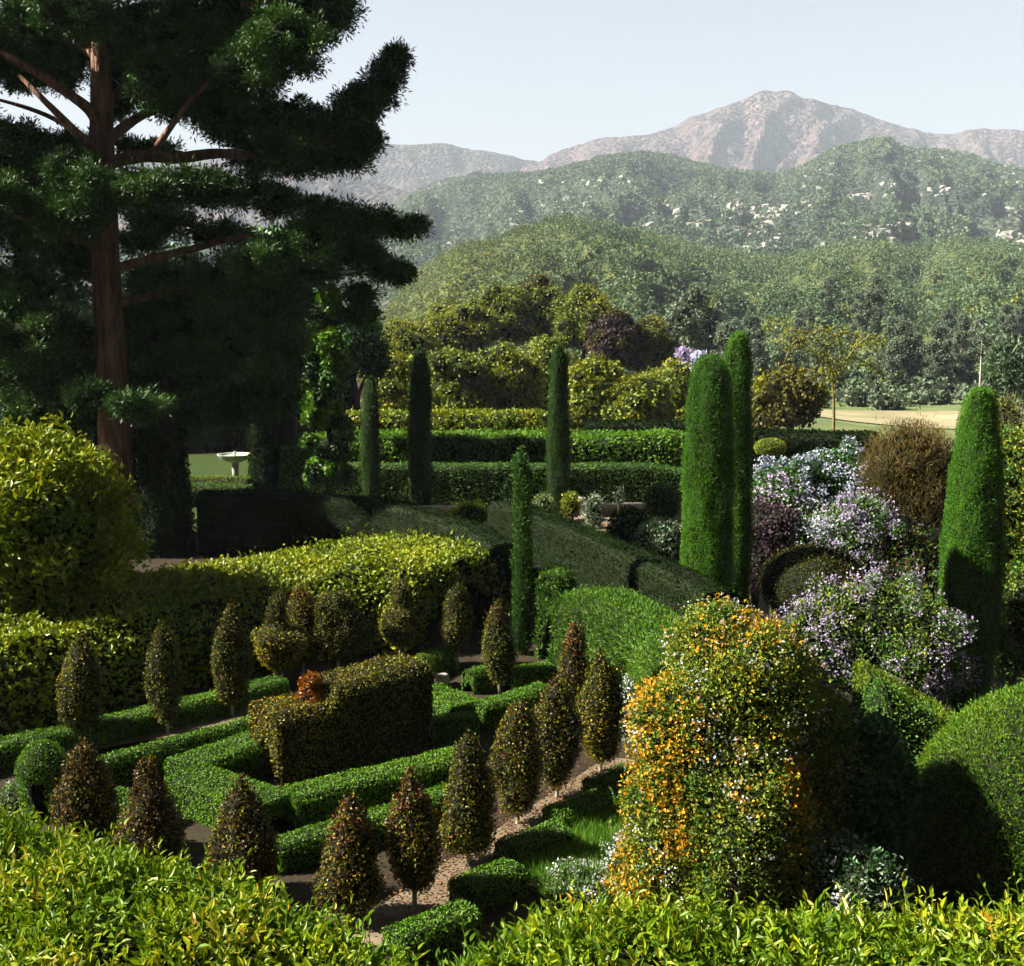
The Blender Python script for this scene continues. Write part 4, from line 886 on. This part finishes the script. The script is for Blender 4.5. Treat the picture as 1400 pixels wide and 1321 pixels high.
def msample(n):
    ar = np.array([area(g_) for g_ in grids]); out = [sample(g_, int(n * a_ / ar.sum()))[:2] for g_, a_ in zip(grids, ar)]
    return np.concatenate([o[0] for o in out]), np.concatenate([o[1] for o in out])
mb = MB(); p, nr = msample(170000)
rel = p - c; f = fbm(p * 1.9 + 5, 3)
left = np.clip((-rel[:, 0] - .5) * 1.1, -.3, .55); front = (rel[:, 1] < .5)
strip = .8 * np.exp(-((rel[:, 0] - .45) / .3) ** 2) * np.exp(-((rel[:, 2] - .75) / .85) ** 2) - .12
topo = .35 * np.exp(-((rel[:, 2] - 2.1) / .5) ** 2)
k = (f + np.maximum(np.maximum(left, strip), topo) + .38 * fbm(p * 6.5, 2) + .16 * RNG.normal(size=len(p)) > .44) & (rel[:, 0] < .95)
p2, n2 = p[k], nr[k]; n = len(p2); p2 = p2 + n2 * RNG.random((n, 1)) * .16
sz = RNG.uniform(.6, 1.4, n); keep = RNG.random(n) < .5; p2, n2, sz = p2[keep], n2[keep], sz[keep]; n = len(p2)
leaf_quads(mb, p2, randdir(n) + .5 * n2, n2 + .7 * randdir(n), .044 * sz, .034 * sz, 0, tones(p2, 2, .35)); tag(mb.build('orange_blossoms', M['orange'], t), kind='stuff', label='orange flower drifts')
mb = MB(); f2 = fbm(p * 3.1 + 31, 3); k = (f2 + .5 * fbm(p * 8, 2) > .22) & (RNG.random(len(p)) < .3); p3, n3 = p[k], nr[k]; n = len(p3); p3 = p3 + n3 * RNG.random((n, 1)) * .18
sz = RNG.uniform(.5, 1.2, n); leaf_quads(mb, p3, randdir(n) + .6 * n3, n3 + .6 * randdir(n), .036 * sz, .026 * sz, 0, tones(p3, 2, .2)); tag(mb.build('white_blossoms', M['white'], t), kind='stuff', label='white flower sprinkle')

bush('ivy_bush', 1172, 1095, 14.6, 66, 125, ['ivy'], 'dark glossy ivy bush leaning on the flower mound', dens=1000, L=.075, W=.055, depth=.15, amp=.12, blossom=None, clump=30)
bush('white_flower_bush', 1165, 1205, 13.4, 70, 46, ['ivy', 'silver'], 'low bush with small white flowers at the foot of the ivy', dens=900, L=.06, W=.03, depth=.14, amp=.15, blossom='white', bl=3200, bthr=.3, bL=.04, bfreq=2.5)
bush('big_bush', 1445, 1165, 15.3, 218, 245, ['greenhedge', 'limehedge', 'mid'], 'big rounded clipped bush half in shadow beside the flower mound', dens=2600, L=.06, W=.016, depth=.1, amp=.04, irr=1, jit=1.0, up=.5, shoot=.14, ry=1.6)
mb = MB(); n = 2200; u = RNG.random((n, 1)); lp = np.concatenate([p0 * (1 - u) + p1 * u, np.zeros((n, 1))], 1) + RNG.normal(size=(n, 3)) * (.55, .3, 0); lp[:, 2] = .085
leaf_quads(mb, lp, randdir(n) * (1, 1, .25), np.array((0, 0, 1.)) + .3 * randdir(n), .045, .03, 0)
tag(mb.build('fallen_leaves', M['maroon']), kind='stuff', label='fallen copper leaves strewn on the sandy path', cat='leaves')
# grassy flower bed before the mound
mb = MB(); q0 = [G(700, 1185), G(850, 1105), G(880, 1170), G(760, 1240)]
n = 9000; u, v = RNG.random((2, n, 1)); pp = q0[0] * (1 - u) * (1 - v) + q0[1] * u * (1 - v) + q0[2] * u * v + q0[3] * (1 - u) * v
leaf_quads(mb, pp, np.array((0, 0, 1.)) + .55 * RNG.normal(size=(n, 3)) * (1, 1, .3), randdir(n), RNG.uniform(.16, .36, n), .014, 0, None, fold=.1)
tag(mb.build('grass', M['grassblade']), kind='stuff', label='long green grass tufts between the path and the flower mound', cat='grass')
for (px, py, d, rx, rz, lab) in ((800, 1212, 14.2, 60, 12, 'low clump of pale blue and white flowers before the grass'), (860, 1170, 14.4, 36, 26, 'small white flowered clump touching the flower mound')):
    bush('flower_clump', px, py, d, rx, rz, ['mid', 'silver'], lab, 'flowers', dens=900, L=.06, W=.02, depth=.1, amp=.15, blossom='white', bl=1800, bthr=.2, bL=.035, bfreq=3)
bush('flower_clump', 862, 975, 19.5, 20, 46, ['silver', 'mid'], 'silvery flowering plant between the copper row and the mound', 'flowers', dens=700, L=.06, W=.03, depth=.12, amp=.15, blossom='white', bl=1800, bthr=-.1, bL=.045, bfreq=3)
bush('flower_clump', 214, 1192, 15.4, 34, 22, ['silver', 'mid'], 'white flowers at the foot of the dark maroon cone', 'flowers', dens=900, L=.05, W=.02, depth=.1, amp=.15, blossom='white', bl=1500, bthr=-.1, bL=.03, bfreq=3)
bush('flower_clump', 800, 905, 24.2, 14, 26, ['silver'], 'silvery plant at the foot of the hedge pier', 'flowers', dens=600, L=.07, W=.03, depth=.12, amp=.15)
bush('flower_clump', 405, 1195, 15.6, 30, 40, ['silver', 'mid', 'grassblade'], 'grey green grassy clump between two near copper cones', 'flowers', dens=900, L=.12, W=.014, depth=.12, amp=.15, up=1)
bush('flower_clump', 30, 1090, 17.0, 30, 22, ['silver', 'mid'], 'pale leaved plants at the foot of the clipped dome', 'flowers', dens=700, L=.07, W=.03, depth=.12, amp=.15)
b = gpt(606, 936); t = thing('stone_block', b, 'little white stone block behind the green ball', 'stone')
mb = MB(); boulders(mb, [b + (0, 0, .1)], [.13]); mb.build('stone_body', M['stone'], t)
ball('box_ball', 650, 926, 10, G(650, 936)[1], 'limehedge', 'tiny clipped box finial between the far copper trees', 'topiary', flat=1.5)

# ------------------------------------------------------------------ leafy shrub tops below the viewpoint
def sprays(mb, p, nr, mat, L, W, k=7, spread=.9):
    n = len(p); s = unit(nr * .55 + np.array((0, 0, .5)) + .55 * RNG.normal(size=(n, 3)) * (1, 1, .6))
    base = p - s * .1; big = RNG.uniform(.7, 1.15, n); Ls = RNG.uniform(.12, .3, n) + .12 * (RNG.random(n) < .05)
    leaf_quads(mb, base - s * .1, s, randdir(n), Ls + .1, .012, mat, np.full(n, .35), fold=.3)
    tone0 = np.clip(.5 + .95 * fbm(p * 1.9, 3) + .2 * RNG.normal(size=n), 0, 1)
    for j in range(k):
        f = (j + 1) / k; a = j * 2.4 + RNG.uniform(0, 6.28, n)
        e1 = unit(np.cross(s, np.array((.3, .2, .9)))); e2 = np.cross(s, e1)
        rad = np.cos(a)[:, None] * e1 + np.sin(a)[:, None] * e2
        d = unit(s * (.25 + .6 * f) + rad * spread * (1.15 - .55 * f) + .12 * RNG.normal(size=(n, 3)))
        nn = unit(s * .9 - rad * .45 + np.array((0, 0, .35)) + .25 * RNG.normal(size=(n, 3)))
        sz = RNG.uniform(.55, 1.3, n) * (1.05 - .35 * f) * big
        leaf_quads(mb, base + s * (Ls * f)[:, None], d, nn, L * sz, W * sz, mat, np.clip(tone0 * .75 + .25 * RNG.random(n) + .08 * (f - .5), 0, 1), fold=.18, lance=True)

def fore(pts, w, h, label, n, L=.082, W=.034):
    g, ends = hedge_grids(pts, w, h, .13, 1.6, None, .15, .4)
    t = thing('bay_hedge', (*np.mean([p[:2] for p in pts], 0), 0), label, 'hedge'); mb = MB()
    for q in [g] + ends:
        p, nr, tot = sample(q, max(4, int(area(q) * n))); k = p[:, 2] > h - 1.5; k &= fbm(p * 2.3 + 40, 2) > -.5; p, nr = p[k], nr[k]
        sprays(mb, p, nr, 0, L, W)
        leafy(mb, q, 520, .09, .034, lmat=0, bmat=1, depth=.12, inset=.14, lance=True)
    mb.build('foliage', [M['fore'], M['core']], t); return t
fore([(-7.2, 8.75, 3.55), (-4.4, 7.3, 3.6), (-3.2, 6.5, 3.6), (-2.15, 5.95, 3.62), (-1.6, 5.5, 3.55), (-1.3, 5.0, 3.3)], 3.0, 3.6, 'yellow green leafy hedge top sloping away below the near copper cones', 215)
fore([(-.02, 5.6, 3.35), (.5, 5.85, 3.6), (1.6, 5.85, 3.55), (2.6, 5.8, 3.6), (3.6, 5.9, 3.55), (5.2, 6.0, 3.6)], 2.5, 3.6, 'yellow green leafy hedge top along the foot of the flower mound', 215)

# ------------------------------------------------------------------ air, light, camera
HAZE = dict(density=.00015, color=(.68, .80, 1.0))
m, nt, out = nodes('air'); v = nt.nodes.new('ShaderNodeVolumePrincipled')
v.inputs['Color'].default_value = (*HAZE['color'], 1); v.inputs['Density'].default_value = HAZE['density']; v.inputs['Anisotropy'].default_value = 0.0
nt.links.new(v.outputs[0], out.inputs['Volume'])
mb = MB(); a = (-6500, -60, -30); b = (6500, 9500, 960)
vv = np.array([(x, y, z) for x in (a[0], b[0]) for y in (a[1], b[1]) for z in (a[2], b[2])], float)
mb.add(vv, [(0, 1, 3, 2), (4, 6, 7, 5), (0, 4, 5, 1), (2, 3, 7, 6), (0, 2, 6, 4), (1, 5, 7, 3)])
tag(mb.build('haze', m), kind='stuff', label='pale blue haze over the valley and mountains', cat='haze')

EL = math.radians(38); AZ = math.radians(3)          # sun low on the pine side, a little behind the viewer
sd = Vector((-math.cos(AZ) * math.cos(EL), -math.sin(AZ) * math.cos(EL), math.sin(EL)))
sun = bpy.data.lights.new('sun', 'SUN'); sun.energy = 5.0; sun.angle = math.radians(.5); sun.color = (1, .92, .76)
so = bpy.data.objects.new('sun', sun); C.objects.link(so); so.rotation_euler = sd.to_track_quat('Z', 'Y').to_euler()
w = bpy.data.worlds.new('World'); bpy.context.scene.world = w; w.use_nodes = True
nt = w.node_tree; nt.nodes.clear()
sk = nt.nodes.new('ShaderNodeTexSky'); sk.sky_type = 'NISHITA'; sk.sun_disc = False; sk.sun_elevation = EL
sk.sun_rotation = math.atan2(sd.x, sd.y); sk.dust_density = 2.0; sk.air_density = 1.0; sk.ozone_density = 1.0
hs = nt.nodes.new('ShaderNodeHueSaturation'); hs.inputs['Saturation'].default_value = .46
bg = nt.nodes.new('ShaderNodeBackground'); bg.inputs['Strength'].default_value = .05
wo = nt.nodes.new('ShaderNodeOutputWorld')
tc = nt.nodes.new('ShaderNodeTexCoord'); sx = nt.nodes.new('ShaderNodeSeparateXYZ'); nt.links.new(tc.outputs['Generated'], sx.inputs[0])
gr = nt.nodes.new('ShaderNodeMapRange'); gr.interpolation_type = 'SMOOTHSTEP'; nt.links.new(sx.outputs['Z'], gr.inputs[0])
gr.inputs[1].default_value = .2; gr.inputs[2].default_value = .6; gr.inputs[3].default_value = 1.02; gr.inputs[4].default_value = .22   # full near the horizon, zenith dimmed to deepen the shade
hz = nt.nodes.new('ShaderNodeVectorMath'); hz.operation = 'SCALE'; nt.links.new(hs.outputs[0], hz.inputs[0]); 
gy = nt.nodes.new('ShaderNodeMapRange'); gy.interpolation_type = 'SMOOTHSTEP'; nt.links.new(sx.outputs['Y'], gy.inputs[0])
gy.inputs[1].default_value = -.1; gy.inputs[2].default_value = .85; gy.inputs[3].default_value = .13; gy.inputs[4].default_value = 1.0   # sky dimmed behind the viewer to darken near faces, full over the mountains
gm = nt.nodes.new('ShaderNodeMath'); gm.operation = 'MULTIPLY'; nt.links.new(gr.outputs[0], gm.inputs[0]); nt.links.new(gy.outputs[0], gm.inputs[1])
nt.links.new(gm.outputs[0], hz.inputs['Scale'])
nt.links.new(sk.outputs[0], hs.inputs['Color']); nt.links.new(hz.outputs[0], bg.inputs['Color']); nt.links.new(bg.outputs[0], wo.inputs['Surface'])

sc = bpy.context.scene
cam = bpy.data.cameras.new('camera'); co = bpy.data.objects.new('camera', cam); C.objects.link(co)
co.location = (0, 0, CAMZ); co.rotation_euler = (math.pi / 2 - PITCH, 0, 0)
cam.sensor_width = 36; cam.lens = 36 * FPX / 1400; cam.clip_start = .1; cam.clip_end = 30000
sc.camera = co
vs = sc.view_settings; vs.view_transform = 'Standard'; vs.look = 'None'; vs.gamma = 1; vs.exposure = 1.88; vs.use_curve_mapping = False
cy = sc.cycles
cy.max_bounces = 4; cy.diffuse_bounces = 1; cy.glossy_bounces = 1; cy.transmission_bounces = 2; cy.volume_bounces = 0; cy.transparent_max_bounces = 4
cy.caustics_reflective = False; cy.caustics_refractive = False; cy.use_denoising = True; cy.use_adaptive_sampling = True; cy.adaptive_threshold = .03; cy.sample_clamp_indirect = 4
